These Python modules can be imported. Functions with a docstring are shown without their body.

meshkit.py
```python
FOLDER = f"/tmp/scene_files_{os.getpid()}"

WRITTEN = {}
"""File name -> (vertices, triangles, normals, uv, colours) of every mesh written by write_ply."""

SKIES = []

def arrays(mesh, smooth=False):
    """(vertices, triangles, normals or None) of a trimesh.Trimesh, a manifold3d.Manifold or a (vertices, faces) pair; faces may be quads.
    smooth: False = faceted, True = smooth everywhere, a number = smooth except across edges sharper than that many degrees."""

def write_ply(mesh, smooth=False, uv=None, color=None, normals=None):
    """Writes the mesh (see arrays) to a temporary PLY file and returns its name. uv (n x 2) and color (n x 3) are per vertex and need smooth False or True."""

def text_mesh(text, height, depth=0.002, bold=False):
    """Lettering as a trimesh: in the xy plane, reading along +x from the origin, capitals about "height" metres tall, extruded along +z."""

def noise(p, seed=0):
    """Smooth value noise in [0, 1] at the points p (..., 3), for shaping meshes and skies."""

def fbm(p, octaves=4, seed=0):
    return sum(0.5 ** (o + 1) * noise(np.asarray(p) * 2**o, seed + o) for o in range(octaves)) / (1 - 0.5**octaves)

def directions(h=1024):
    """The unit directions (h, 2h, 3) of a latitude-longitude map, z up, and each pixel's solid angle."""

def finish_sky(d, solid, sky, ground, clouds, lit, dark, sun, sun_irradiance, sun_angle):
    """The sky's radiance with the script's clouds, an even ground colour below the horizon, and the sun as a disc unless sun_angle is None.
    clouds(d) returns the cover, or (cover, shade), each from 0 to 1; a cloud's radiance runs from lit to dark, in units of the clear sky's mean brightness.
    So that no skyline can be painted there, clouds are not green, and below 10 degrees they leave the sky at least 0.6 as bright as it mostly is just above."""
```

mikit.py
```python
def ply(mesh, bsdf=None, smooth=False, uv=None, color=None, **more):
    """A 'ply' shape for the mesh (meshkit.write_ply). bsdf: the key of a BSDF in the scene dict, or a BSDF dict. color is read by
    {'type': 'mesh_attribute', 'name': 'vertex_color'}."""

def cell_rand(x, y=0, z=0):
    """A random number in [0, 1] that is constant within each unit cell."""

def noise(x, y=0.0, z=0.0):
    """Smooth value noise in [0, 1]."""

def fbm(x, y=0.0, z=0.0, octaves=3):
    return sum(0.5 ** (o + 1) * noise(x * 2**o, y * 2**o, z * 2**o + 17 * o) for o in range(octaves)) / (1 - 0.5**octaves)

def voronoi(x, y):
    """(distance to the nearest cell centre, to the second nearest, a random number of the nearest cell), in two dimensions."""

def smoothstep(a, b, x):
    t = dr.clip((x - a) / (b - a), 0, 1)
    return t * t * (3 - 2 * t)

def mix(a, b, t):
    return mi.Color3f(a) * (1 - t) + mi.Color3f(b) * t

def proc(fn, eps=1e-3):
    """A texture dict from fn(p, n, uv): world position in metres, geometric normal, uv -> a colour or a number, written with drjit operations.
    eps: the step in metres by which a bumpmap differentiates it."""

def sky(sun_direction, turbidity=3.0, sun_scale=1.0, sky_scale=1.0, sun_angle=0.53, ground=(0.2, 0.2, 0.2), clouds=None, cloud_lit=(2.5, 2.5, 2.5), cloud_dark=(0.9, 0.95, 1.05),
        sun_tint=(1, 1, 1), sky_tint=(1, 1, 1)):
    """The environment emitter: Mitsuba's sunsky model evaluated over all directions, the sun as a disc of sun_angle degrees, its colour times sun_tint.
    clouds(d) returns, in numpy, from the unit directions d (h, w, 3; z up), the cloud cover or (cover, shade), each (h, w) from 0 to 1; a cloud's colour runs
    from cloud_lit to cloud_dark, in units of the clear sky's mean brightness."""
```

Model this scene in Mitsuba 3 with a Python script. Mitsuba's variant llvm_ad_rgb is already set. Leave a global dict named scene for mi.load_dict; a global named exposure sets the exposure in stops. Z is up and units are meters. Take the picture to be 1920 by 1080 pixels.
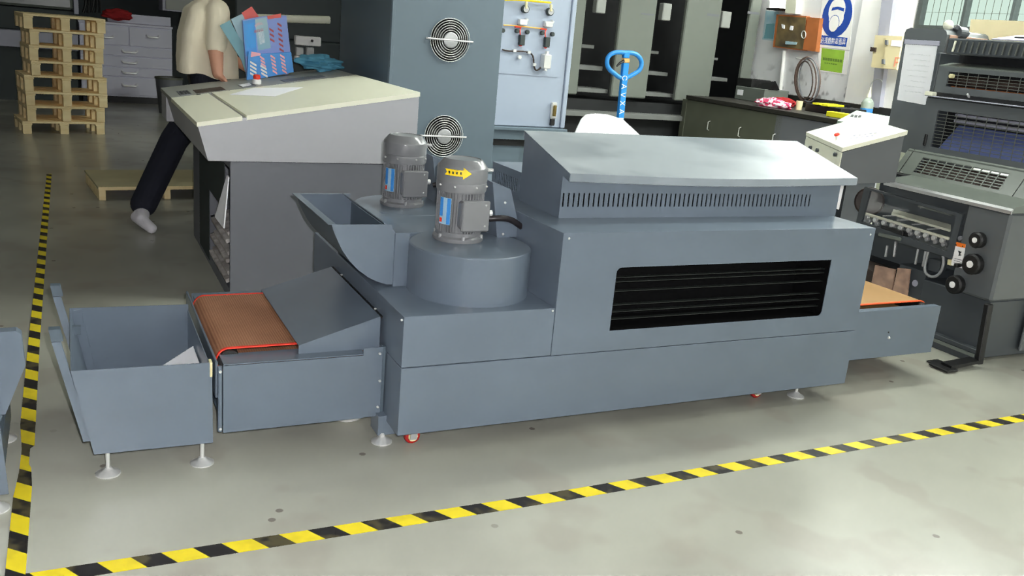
import math, random
import numpy as np
import trimesh
import mitsuba as mi
import drjit as dr
from scipy.spatial.transform import Rotation
from scipy.spatial import ConvexHull
from shapely.geometry import Polygon, box as sbox, LineString, Point
from shapely.ops import unary_union
import mikit, meshkit

T = mi.ScalarTransform4f
random.seed(7); RNG = np.random.default_rng(7)
scene, labels = {}, {}
# ------------------------------------------------------------------ camera
FPX = 1687.27
RM = Rotation.from_rotvec([1.82884022, -0.35090525, 0.3904857]).as_matrix()   # rows: right, down, forward
CAM = 1.15 * np.array([-0.81715413, -2.25194431, 1.20622036])
scene['camera'] = {'type': 'perspective', 'fov': math.degrees(2 * math.atan(960 / FPX)), 'fov_axis': 'x', 'near_clip': 0.05, 'far_clip': 100.0,
                   'to_world': T().look_at(origin=CAM.tolist(), target=(CAM + RM[2]).tolist(), up=(-RM[1]).tolist())}
exposure = 1.12
# ------------------------------------------------------------------ lights: (x0, x1, y0, y1, z, radiance)
LAMPS = [(1.9, 4.3, 0.80, 0.98, 3.3, 23), (4.0, 5.8, -0.7, 0.2, 3.3, 9), (2.2, 5.0, -2.7, -1.9, 3.3, 2.6), (-2.6, -0.6, -2.6, -2.4, 3.3, 0.6),
         (2.6, 5.6, 4.4, 4.6, 3.3, 6), (-2.2, 0.4, 5.6, 5.8, 3.3, 1.6), (4.8, 6.2, 0.8, 1.7, 3.3, 26), (4.5, 6.2, 2.2, 2.9, 3.3, 6), (5.95, 6.38, 4.0, 5.1, 3.3, 13), (1.0, 2.2, 2.0, 2.14, 3.0, 17)]
WIN = 0.40      # daylight in the window band
DAY = 1.2       # daylight in the tall windows behind the viewer
FLASH = 12.5
scene['flash'] = {'type': 'spot', 'intensity': {'type': 'rgb', 'value': [FLASH, FLASH, FLASH * 1.02]}, 'cutoff_angle': 48.0, 'beam_width': 36.0,
                  'to_world': T().look_at(origin=(CAM - 0.05 * RM[1] + 0.04 * RM[0]).tolist(), target=(CAM + 3 * RM[2]).tolist(), up=[0, 0, 1])}

def at(u, v, x=None, y=None, z=None):
    """The world point on an axis-aligned plane that a point of the photograph shows."""
    d = RM.T @ np.array([(u - 960) / FPX, (v - 540) / FPX, 1.0])
    i, c = (0, x) if x is not None else (1, y) if y is not None else (2, z)
    return CAM + (c - CAM[i]) / d[i] * d

# ------------------------------------------------------------------ materials
def lin(c):
    return [((v / 255) / 12.92 if v / 255 <= .04045 else ((v / 255 + .055) / 1.055) ** 2.4) for v in c]
def mat(name, c, rough=.5, metal=0., spec=.5, **k):
    col = {'type': 'rgb', 'value': lin(c)} if isinstance(c, (tuple, list)) else c
    scene['mat_' + name] = {'type': 'twosided', 'b': {'type': 'principled', 'base_color': col, 'roughness': rough, 'metallic': metal, 'specular': spec, **k}}
def nz(c, amp=.12, s=6., c2=None):
    a = lin(c); b = lin(c2) if c2 else [v * (1 - amp) for v in a]
    return mikit.proc(lambda p, n, uv: mikit.mix(b, a, mikit.fbm(p.x * s, p.y * s, p.z * s)))

def floor_color(p, n, uv):
    a = mikit.fbm(p.x * .9 + 3, p.y * .9, 1.5, octaves=4)
    b = mikit.fbm(p.x * 5, p.y * 5, 4.0, octaves=3)
    c = mikit.mix(lin((140, 139, 129)), lin((169, 169, 157)), mikit.smoothstep(.3, .7, a))
    c = mikit.mix(c, lin((128, 112, 104)), .2 * mikit.smoothstep(.56, .72, b))
    q, _, r = mikit.voronoi(p.x * 2.3, p.y * 2.3)
    return mikit.mix(c, lin((70, 50, 46)), .6 * mikit.smoothstep(.03, .02, q) * mikit.smoothstep(.5, .6, r))
mat('floor', mikit.proc(floor_color), .27, spec=.32)
def blue_paint(p, n, uv):
    return mikit.mix(lin((90, 100, 111)), lin((98, 109, 121)), mikit.fbm(p.x * 5, p.y * 5, p.z * 5))
mat('blue', mikit.proc(blue_paint), .26)
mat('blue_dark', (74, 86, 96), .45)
mat('motor', (112, 113, 115), .2, spec=.6, clearcoat=.6, clearcoat_gloss=.9)
mat('chrome', (226, 226, 224), .25, .55)
mat('steel', (176, 177, 178), .35, .5)
mat('brass', (150, 130, 80), .35, 1.)
mat('black', (14, 14, 15), .5)
mat('void', (9, 9, 10), .9, spec=.1)
mat('rubber', (24, 24, 24), .6)
mat('void2', (28, 32, 30), .5)
mat('roof', mikit.proc(lambda p, n, uv: mikit.mix(lin((98, 108, 116)), lin((134, 142, 148)), mikit.smoothstep(.3, .75, mikit.fbm(p.x * 2.2 + p.y * 3, p.x * 1.2 - p.y * 4, 2., octaves=4)))), .3)
mat('console_grey2', (150, 152, 146), .5)
mat('news', nz((206, 202, 198), .6, 26, (96, 84, 80)), .8)
mat('poster2', nz((156, 174, 158), .1, 5), .6)
mat('orange2', (240, 120, 30), .5)
mat('cable', (34, 30, 32), .45)
mat('belt', mikit.proc(lambda p, n, uv: mikit.mix(lin((122, 80, 56)), lin((168, 120, 90)), .55 * mikit.fbm(p.x * 7, p.y * 7, 2.) + .45 * mikit.smoothstep(.2, .8, .5 + .5 * dr.sin(p.x * 760.)))), .7)
mat('belt_light', nz((160, 124, 80), .15, 9), .7)
mat('red', (226, 62, 44), .5)
mat('orange', (234, 92, 44), .5)
mat('caster_red', (150, 26, 24), .35)
mat('cream', (214, 206, 160), .5)
mat('yellow', (240, 205, 30), .5)
mat('white', (236, 234, 232), .5)
mat('paper', (244, 244, 248), .7)
mat('plastic_white', (240, 240, 242), .35)
mat('label_blue', (60, 132, 200), .4)
mat('label_silver', (150, 180, 200), .4)
mat('wood', mikit.proc(lambda p, n, uv: mikit.mix(lin((222, 196, 142)), lin((250, 232, 186)), mikit.fbm(p.x * 3, p.y * 14, p.z * 22))), .7)
mat('wood_grey', nz((186, 176, 138), .2, 8), .7)
mat('console_cream', (230, 229, 208), .42)
mat('console_grey', (170, 170, 174), .5)
mat('console_dark', (104, 106, 112), .5)
mat('dark_panel', (48, 56, 56), .6)
mat('cab_blue', (92, 106, 116), .45)
mat('cab_pale', (152, 162, 178), .4)
mat('skin', (206, 152, 126), .55)
mat('shirt', nz((242, 232, 206), .08, 5), .85, sheen=.3)
mat('trousers', (22, 25, 38), .85)
mat('shoe', (225, 222, 228), .5)
mat('sole', (120, 112, 112), .6)
mat('hair', (18, 16, 16), .5)
mat('locker', (164, 164, 178), .5)
mat('locker_far', (208, 207, 222), .5)
mat('glint', (252, 252, 252), .25, .2)
mat('grille', (104, 106, 100), .4, .3)
mat('faint_ink', (196, 200, 198), .7)
mat('faint_red', (236, 150, 122), .6)
mat('wall', (226, 224, 222), .8)
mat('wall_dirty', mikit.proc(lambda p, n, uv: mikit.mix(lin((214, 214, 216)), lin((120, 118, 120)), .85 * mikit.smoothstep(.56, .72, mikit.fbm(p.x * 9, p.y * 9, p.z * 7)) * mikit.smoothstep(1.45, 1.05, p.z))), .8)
mat('wall_dark', (58, 64, 66), .8)
mat('ceiling', (190, 190, 188), .9)
mat('press', nz((90, 94, 96), .12, 6), .4)
mat('press_dark', nz((64, 69, 73), .2, 7), .5)
mat('press_lip', nz((106, 112, 106), .1, 8), .28)
mat('rust', nz((70, 54, 46), .5, 14, (34, 30, 28)), .6)
mat('old_plate', nz((214, 176, 150), .4, 18, (120, 92, 82)), .5)
mat('green_bench', nz((92, 95, 82), .2, 5), .5)
mat('bench_top', nz((44, 42, 38), .4, 7), .5)
mat('row_panel', nz((110, 115, 108), .1, 2), .55)
mat('hang_box', (150, 152, 148), .6)
mat('hose_amber', (238, 178, 84), .4)
mat('row_dark', (22, 24, 26), .7)
mat('tread', nz((116, 118, 116), .25, 9), .5)
mat('jack_blue', (42, 132, 204), .35)
mat('jack_orange', (214, 160, 96), .5)
mat('sign_blue', (38, 72, 160), .5)
mat('sign_green', nz((150, 190, 66), .2, 10), .6)
mat('ink', (30, 34, 34), .6)
mat('green_ink', (92, 120, 48), .6)
mat('cabinet_orange', nz((178, 104, 56), .2, 9), .6)
mat('open_inside', nz((132, 112, 70), .55, 11, (50, 44, 42)), .7)
mat('poster', nz((120, 176, 200), .3, 6, (190, 204, 206)), .6)
mat('beige', (222, 208, 168), .6)
mat('bag_blue', (70, 150, 224), .45)
mat('bag_cyan', (48, 160, 236), .45)
mat('bag_teal', (110, 160, 172), .45)
mat('bag_lilac', (132, 152, 214), .45)
mat('bag_red', (222, 92, 84), .45)
mat('bag_pink', (240, 178, 190), .5)
mat('bag_stripe', (170, 70, 80), .5)
mat('checker', mikit.proc(lambda p, n, uv: mikit.mix(lin((210, 60, 100)), lin((238, 206, 216)), mikit.smoothstep(.45, .55, mikit.noise(p.x * 55, p.y * 55, p.z * 55)))), .9)
mat('cloth_red', (150, 30, 34), .9)
mat('cloth_teal', (86, 150, 176), .8)
mat('tool_yellow', (232, 222, 40), .5)
mat('coil', (112, 92, 84), .5)
mat('sheet_blue', (96, 110, 160), .6)
mat('bottle_liquid', (150, 160, 150), .3)
mat('frame_dark', (66, 72, 72), .5)
def tape_tex(axis):
    def fn(p, n, uv):
        a, b = (p.x, p.y) if axis == 'x' else (p.y, p.x)
        t = (a + (.62 * b if axis == 'x' else .95 * b)) / (.152 if axis == 'x' else .185)
        s = t - dr.floor(t)
        k = mikit.smoothstep(.0, .02, s) * mikit.smoothstep(.5, .48, s)
        wear = .55 * mikit.smoothstep(.5, .75, mikit.fbm(p.x * 16, p.y * 16, 3.))
        return mikit.mix(mikit.mix(lin((222, 200, 34)), lin((180, 160, 40)), wear * .5), mikit.mix(lin((26, 22, 22)), lin((92, 84, 52)), wear), k)
    return mikit.proc(fn)
mat('tape_x', tape_tex('x'), .45)
mat('tape_y', tape_tex('y'), .45)
scene['mat_glass'] = {'type': 'thindielectric', 'int_ior': 1.5}
scene['mat_clear'] = {'type': 'thindielectric', 'int_ior': 1.25}

# ------------------------------------------------------------------ mesh helpers
def hull(pts):
    pts = np.asarray(pts, float)
    h = ConvexHull(pts)
    m = trimesh.Trimesh(pts, h.simplices, process=True)
    c = pts.mean(0)
    fn, fc = m.face_normals, m.triangles_center
    flip = ((fc - c) * fn).sum(1) < 0
    f = m.faces.copy(); f[flip] = f[flip][:, ::-1]
    return trimesh.Trimesh(m.vertices, f, process=False)
def bx(x0, x1, y0, y1, z0, z1, b=.002):
    x0, x1 = sorted((x0, x1)); y0, y1 = sorted((y0, y1)); z0, z1 = sorted((z0, z1))
    b = min(b, .3 * (x1 - x0), .3 * (y1 - y0), .3 * (z1 - z0))
    if b <= 1e-5:
        m = trimesh.creation.box((x1 - x0, y1 - y0, z1 - z0)); m.apply_translation(((x0 + x1) / 2, (y0 + y1) / 2, (z0 + z1) / 2)); return m
    P = []
    for x, sx in ((x0, 1), (x1, -1)):
        for y, sy in ((y0, 1), (y1, -1)):
            for z, sz in ((z0, 1), (z1, -1)):
                P += [(x + sx * b, y + sy * b, z), (x + sx * b, y, z + sz * b), (x, y + sy * b, z + sz * b)]
    return hull(P)
def cat(*ms):
    ms = [m for q in ms for m in (q if isinstance(q, list) else [q])]
    return trimesh.util.concatenate(ms)
def ext(poly, h):
    polys = getattr(poly, 'geoms', [poly])
    return cat([trimesh.creation.extrude_polygon(g, h, engine='earcut') for g in polys if g.area > 1e-9])
def as_poly(p):
    return p if hasattr(p, 'area') else Polygon(p).buffer(0)
def prism(axis, poly, a, b):
    """Extrudes a polygon along an axis from a to b; its plane coordinates are (y,z), (x,z) or (x,y)."""
    m = ext(as_poly(poly), b - a); v = np.array(m.vertices)
    if axis == 'x': m.vertices = np.c_[v[:, 2] + a, v[:, 0], v[:, 1]]
    elif axis == 'z': m.vertices = np.c_[v[:, 0], v[:, 1], v[:, 2] + a]
    else:
        m.vertices = np.c_[v[:, 0], v[:, 2] + a, v[:, 1]]; m.invert()
    return m
def yp(px, Y, t):      # a sheet whose outline was measured on the plane y = Y; thickness t goes back
    return prism('y', [(p[0], p[2]) for p in (at(u, v, y=Y) for u, v in px)], min(Y, Y + t), max(Y, Y + t))
def xp(px, X, t):
    return prism('x', [(p[1], p[2]) for p in (at(u, v, x=X) for u, v in px)], min(X, X + t), max(X, X + t))
def zp(px, Z, t):
    return prism('z', [(p[0], p[1]) for p in (at(u, v, z=Z) for u, v in px)], min(Z, Z + t), max(Z, Z + t))
def tube(path, r, n=8, closed=False):
    P = np.asarray(path, float); k = len(P)
    R = np.broadcast_to(np.asarray(r, float), (k,))
    tg = np.roll(P, -1, 0) - np.roll(P, 1, 0) if closed else np.gradient(P, axis=0)
    tg /= np.linalg.norm(tg, axis=1, keepdims=True)
    u = np.cross(tg[0], [0, 0, 1.]) if abs(tg[0][2]) < .9 else np.cross(tg[0], [1., 0, 0]); u /= np.linalg.norm(u)
    a = np.arange(n) * 2 * np.pi / n; V = []
    for i in range(k):
        u = u - tg[i] * (u @ tg[i]); u /= np.linalg.norm(u); w = np.cross(tg[i], u)
        V.append(P[i] + R[i] * (np.cos(a)[:, None] * u + np.sin(a)[:, None] * w))
    V = np.vstack(V); F = []
    for i in range(k if closed else k - 1):
        j = (i + 1) % k
        for q in range(n):
            q2 = (q + 1) % n
            F += [(i * n + q, i * n + q2, j * n + q2), (i * n + q, j * n + q2, j * n + q)]
    if not closed:
        V = np.vstack([V, P[0], P[-1]])
        for q in range(n):
            q2 = (q + 1) % n
            F += [(k * n, q2, q), (k * n + 1, (k - 1) * n + q, (k - 1) * n + q2)]
    return trimesh.Trimesh(V, F, process=False)
def smooth_path(pts, n=24):
    from scipy.interpolate import CubicSpline
    P = np.asarray(pts, float); s = np.r_[0, np.cumsum(np.linalg.norm(np.diff(P, axis=0), axis=1))]
    return CubicSpline(s, P)(np.linspace(0, s[-1], n))
def lathe(prof, c=(0, 0, 0), axis='z', n=32):
    """Revolves (r, h) points around an axis through c."""
    prof = [(max(r, 0), h) for r, h in prof]; a = np.arange(n) * 2 * np.pi / n; V, F = [], []
    for r, h in prof: V.append(np.c_[r * np.cos(a), r * np.sin(a), np.full(n, h)])
    V = np.vstack(V)
    for i in range(len(prof) - 1):
        for q in range(n):
            q2 = (q + 1) % n; A, B, Cc, D = i * n + q, i * n + q2, (i + 1) * n + q2, (i + 1) * n + q
            if prof[i][0] > 0: F.append((A, B, Cc))
            if prof[i + 1][0] > 0: F.append((A, Cc, D))
    if axis == 'x': V = V[:, [2, 0, 1]]
    if axis == 'y': V = V[:, [1, 2, 0]]
    return trimesh.Trimesh(V + np.asarray(c), F, process=False)
def cyl(p0, p1, r, n=16, b=0.0):
    p0, p1 = np.asarray(p0, float), np.asarray(p1, float); L = np.linalg.norm(p1 - p0)
    b = min(b, r * .5, L * .4)
    m = lathe([(0, 0), (r - b, 0), (r, b), (r, L - b), (r - b, L), (0, L)] if b else [(0, 0), (r, 0), (r, L), (0, L)], n=n)
    m.apply_transform(trimesh.geometry.align_vectors([0, 0, 1], (p1 - p0) / L)); m.apply_translation(p0)
    return m
def rot(m, deg, axis, c):
    m = m.copy(); m.apply_transform(trimesh.transformations.rotation_matrix(math.radians(deg), axis, c)); return m
def slab(p, n_off):
    """A convex sheet: the polygon p (3-d points) thickened by the vector n_off."""
    p = np.asarray(p, float); return hull(np.vstack([p, p + np.asarray(n_off)]))

# ------------------------------------------------------------------ naming
def num(key):
    if key not in scene and key not in labels: return key
    i = 1
    while f'{key}_{i:03d}' in scene or f'{key}_{i:03d}' in labels: i += 1
    return f'{key}_{i:03d}'
def thing(name, label, category, group=None):
    k = num(name); labels[k] = {'label': label, 'category': category}
    if group: labels[k]['group'] = group
    return k
def P(parent, name, mesh, m, smooth=False, label=None, kind=None, world=None):
    k = num(parent + '__' + name)
    d = mesh if isinstance(mesh, dict) else mikit.ply(mesh, 'mat_' + m, smooth)
    scene[k] = {**d, 'to_world': world} if world is not None else d
    if label or kind: labels[k] = {**({'label': label} if label else {}), **({'kind': kind} if kind else {})}
    return k
def one(name, mesh, m, label, category, group=None, smooth=False):
    k = num(name); scene[k] = mikit.ply(mesh, 'mat_' + m, smooth)
    labels[k] = {'label': label, 'category': category}
    if group: labels[k]['group'] = group
    return k
def struct(name, mesh, m, label):
    scene[name] = mikit.ply(mesh, 'mat_' + m); labels[name] = {'kind': 'structure', 'label': label}
    return name
def screw(c, axis='y', r=.006, h=.003):
    s = {'x': (-1, 0, 0), 'y': (0, -1, 0), 'z': (0, 0, 1)}[axis]
    m = lathe([(r, 0), (r, h * .5), (r * .6, h), (0, h)], n=10)
    m.apply_transform(trimesh.geometry.align_vectors([0, 0, 1], s)); m.apply_translation(c); return m
# ------------------------------------------------------------------ the room
RX0, RX1, RY0, RY1, RZ = -6.0, 6.5, -6.0, 12.4, 3.6
struct('floor', bx(RX0 - .1, RX1 + .1, RY0 - .1, RY1 + .1, -.1, 0, 0), 'floor', 'worn glossy grey concrete floor')
struct('ceiling', bx(RX0, RX1, RY0, RY1, RZ, RZ + .1, 0), 'ceiling', 'plain ceiling of the workshop')
struct('wall_back', bx(RX0, RX1, RY1, RY1 + .1, 0, RZ, 0), 'wall_dark', 'dark far wall of the workshop')
struct('wall_left', bx(RX0 - .1, RX0, RY0, RY1, 0, RZ, 0), 'wall_dark', 'dark left wall')
struct('wall_front', prism('y', sbox(RX0, 0, RX1, RZ).difference(unary_union([sbox(-.6 + i * 1.75, .9, 1.0 + i * 1.75, 3.1) for i in range(4)])), RY0 - .1, RY0), 'wall', 'pale wall behind the viewer')
labels['window_2'] = {'kind': 'structure', 'label': 'row of tall daylight windows behind the viewer'}
scene['window_2__frame'] = mikit.ply(cat([bx(-.6 + i * 1.75, -.55 + i * 1.75, RY0 - .08, RY0, .9, 3.1, 0) for i in range(4)] + [bx(.95 + i * 1.75, 1.0 + i * 1.75, RY0 - .08, RY0, .9, 3.1, 0) for i in range(4)]), 'mat_frame_dark')
for i in range(4):
    d = mikit.ply(trimesh.Trimesh([(-.55 + i * 1.75, RY0 - .05, .9), (.95 + i * 1.75, RY0 - .05, .9), (.95 + i * 1.75, RY0 - .05, 3.1), (-.55 + i * 1.75, RY0 - .05, 3.1)], [(0, 2, 1), (0, 3, 2)], process=False), 'mat_white')
    d['emitter'] = {'type': 'area', 'radiance': {'type': 'rgb', 'value': [DAY * .97, DAY, DAY * .98]}}
    P('window_2', 'pane', d, None)
# right wall with a window band
WY0, WY1, WZ0, WZ1 = -1.0, 3.95, 1.785, 2.7
wl = Polygon([(RY0, 0), (RY1, 0), (RY1, RZ), (RY0, RZ)]).difference(sbox(WY0, WZ0, WY1, WZ1))
struct('wall_right', prism('x', wl, RX1, RX1 + .12), 'wall_dirty', 'white wall, stained grey behind the workbench')
fr = sbox(WY0, WZ0, WY1, WZ1).difference(unary_union([sbox(WY0 + .03 + i * .49, WZ0 + .035, WY0 + .49 + i * .49, WZ1 - .05) for i in range(10)]))
scene['window_1__frame'] = mikit.ply(prism('x', fr, RX1 - .02, RX1 + .1), 'mat_frame_dark')
labels['window_1'] = {'kind': 'structure', 'label': 'band of wire-glass windows with dark metal frame high on the right wall'}
for i in range(10):
    y0 = WY0 + .03 + i * .49
    d = mikit.ply(bx(RX1 + .05, RX1 + .055, y0, y0 + .46, WZ0 + .035, WZ1 - .05, 0), 'mat_void'); d['emitter'] = {'type': 'area', 'radiance': {'type': 'rgb', 'value': [WIN * .74, WIN * .95, WIN * .82]}}
    P('window_1', 'pane', d, None)
    wires = [bx(RX1 + .04, RX1 + .046, y0 + .46 * j / 6 - .0012, y0 + .46 * j / 6 + .0012, WZ0 + .035, WZ1 - .05, 0) for j in range(1, 6)]
    wires += [bx(RX1 + .04, RX1 + .046, y0, y0 + .46, WZ0 + .035 + .74 * j / 6 - .0012, WZ0 + .035 + .74 * j / 6 + .0012, 0) for j in range(1, 6)]
    P('window_1', 'wire_mesh', cat(wires), 'grille')
pil = bx(6.44, RX1, 3.97, 4.62, 0, RZ, 0)
struct('wall_pillar', pil, 'wall', 'bright white pillar beside the mask sign')

# ------------------------------------------------------------------ ceiling lamps
LAMP_AT = ['long fluorescent lamp hanging over the dryer', 'long fluorescent lamp hanging over the printing press', 'long fluorescent lamp hanging behind the viewer on the right', 'long fluorescent lamp hanging behind the viewer on the left', 'long fluorescent lamp hanging before the back press row', 'long fluorescent lamp hanging before the pallet stack', 'long fluorescent lamp hanging behind the printing press', 'long fluorescent lamp hanging beside the workbench', 'wide fluorescent lamp hanging above the workbench by the pillar', 'short fluorescent lamp hanging above the console']
for i, (x0, x1, y0, y1, z, L) in enumerate(LAMPS):
    t = thing('ceiling_lamp', LAMP_AT[i] + ', out of the frame', 'lamp', 'ceiling lamps above the frame')
    P(t, 'housing', bx(x0 - .03, x1 + .03, y0 - .03, y1 + .03, z + .012, z + .07), 'white')
    m = trimesh.Trimesh([(x0, y0, z), (x0, y1, z), (x1, y1, z), (x1, y0, z)], [(0, 1, 2), (0, 2, 3)], process=False)
    d = mikit.ply(m, 'mat_white'); d['emitter'] = {'type': 'area', 'radiance': {'type': 'rgb', 'value': [L * .95, L * 1.01, L * .93]}}
    P(t, 'diffuser', d, None)
    P(t, 'rod', cat(cyl((x0 + .2, (y0 + y1) / 2, z + .06), (x0 + .2, (y0 + y1) / 2, RZ), .006, 8), cyl((x1 - .2, (y0 + y1) / 2, z + .06), (x1 - .2, (y0 + y1) / 2, RZ), .006, 8)), 'steel')

# ------------------------------------------------------------------ floor tapes
yt0, yt1 = -.425, -.368
one('hazard_tape', prism('z', [(-1.13, yt0 + .012), (.4, yt0), (6.4, yt0 + .07), (6.4, yt1 + .07), (.4, yt1), (-1.13, yt1 + .012)], .0003, .0013), 'tape_x',
    'yellow and black hazard tape running across the floor in front of the dryer', 'floor tape')
one('hazard_tape', prism('z', [(-1.128, -.9), (-1.083, -.9), (-1.078, .1), (-1.083, .22), (-1.090, .25), (-1.09, .36), (-1.078, .38), (-1.082, 1.4), (-1.075, 5.4), (-1.11, 5.4), (-1.124, 1.4), (-1.124, .55), (-1.113, .36), (-1.115, .2), (-1.124, .05)], .0016, .0026), 'tape_y',
    'yellow and black hazard tape running away into the depth along the left', 'floor tape')

# ------------------------------------------------------------------ the tunnel dryer
DY, XH, XR, Z0, Z2, Z3, Z4 = 1.19, .551, 2.0125, .076, .316, .492, .758
D = thing('tunnel_dryer', 'long blue-grey sheet metal tunnel dryer with two blower motors and a sloped hood', 'machine')
P(D, 'base_cabinet', bx(0, XR, 0, DY, Z0, Z2 - .0016, .0015), 'blue')
P(D, 'blower_deck', bx(0, XH - .0012, 0, DY, Z2 + .0016, Z3, .0015), 'blue')
hs = bx(XH + .0012, XR, .003, DY, Z2 + .0016, Z4, .0015)
W0, W1, ZA, ZB = .783, 1.801, .394, .630
hs = trimesh.boolean.difference([hs, bx(W0 - .01, W1 + .01, -.05, .2, ZA - .01, ZB + .01, 0)], engine='manifold')
HS = P(D, 'housing', hs, 'blue')
wpoly = sbox(W0 + .02, ZA + .02, W1 - .02, ZB - .02).buffer(.02, quad_segs=6)
wpoly = wpoly.union(sbox(W0, ZA, W0 + .03, ZA + .03)).union(sbox(W1 - .03, ZB - .03, W1, ZB))
FP = P(D, 'front_panel', prism('y', sbox(XH + .0012, Z2 + .0016, XR, Z4).difference(wpoly), 0, .003), 'blue', label='front panel with the dark window opening')
P(D, 'window_liner', cat(bx(W1 + .006, W1 + .0095, .004, .195, ZA - .009, ZB + .009, 0), bx(W0 - .0095, W0 - .006, .004, .195, ZA - .009, ZB + .009, 0), bx(W0 - .009, W1 + .009, .004, .195, ZA - .0095, ZA - .006, 0), bx(W0 - .009, W1 + .009, .004, .195, ZB + .006, ZB + .0095, 0)), 'void')
P(D, 'window_recess', bx(W0 - .009, W1 + .009, .19, .199, ZA - .009, ZB + .009, 0), 'void', label='black inside of the window opening')
for f in (.2, .27, .42, .64, .75, .87):
    z = ZB - f * (ZB - ZA)
    P(D, 'window_slat', bx(W0 - .005, W1 + .005, .03, .05, z, z + .0022, 0), 'void2')
for u, v in ((1067, 447), (1632, 440)): P(D, 'screw', screw(at(u, v, y=0), 'y', .0042), 'chrome', 40)
for u, v in ((753, 600), (1036, 583)): P(D, 'screw', screw(at(u, v, y=0), 'y', .004), 'chrome', 40)
# hood: roof, louvred wall, side plates
HX0, HX1, HY0, HY1 = .659, 2.022, .236, .567
zr = lambda y: 1.033 - (HY1 - y) * .2597
slots = unary_union([sbox(.668 + i * .0216, .80, .6745 + i * .0216, .851) for i in range(56)])
P(D, 'louvre_wall', prism('y', sbox(HX0, Z4, HX1, zr(HY0) - .02).difference(slots), HY0, HY0 + .003), 'blue', label='hood wall with a long row of narrow slots')
P(D, 'hood_core', bx(HX0 + .008, HX1 - .008, HY0 + .05, HY1 - .004, Z4, .905, 0), 'void')
side = [(HY0, Z4), (HY1, Z4), (HY1, zr(HY1) - .004), (HY0, zr(HY0) - .004)]
P(D, 'hood_side', prism('x', side, HX0, HX0 + .003), 'blue')
P(D, 'hood_side', prism('x', side, HX1 - .003, HX1), 'blue')
P(D, 'hood_back', bx(HX0, HX1, HY1 - .003, HY1, Z4, zr(HY1) - .004, 0), 'blue')
def sag(t): return -.012 * math.sin(math.pi * min(max(t, 0), 1)) ** 1.2
RX = np.linspace(HX0 - .004, 2.052, 25); V, F = [], []
prof = [(HY1 + .003, -.02), (HY1 + .003, 0), (.35, 0), (.180, 0), (.178, -.027)]
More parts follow.
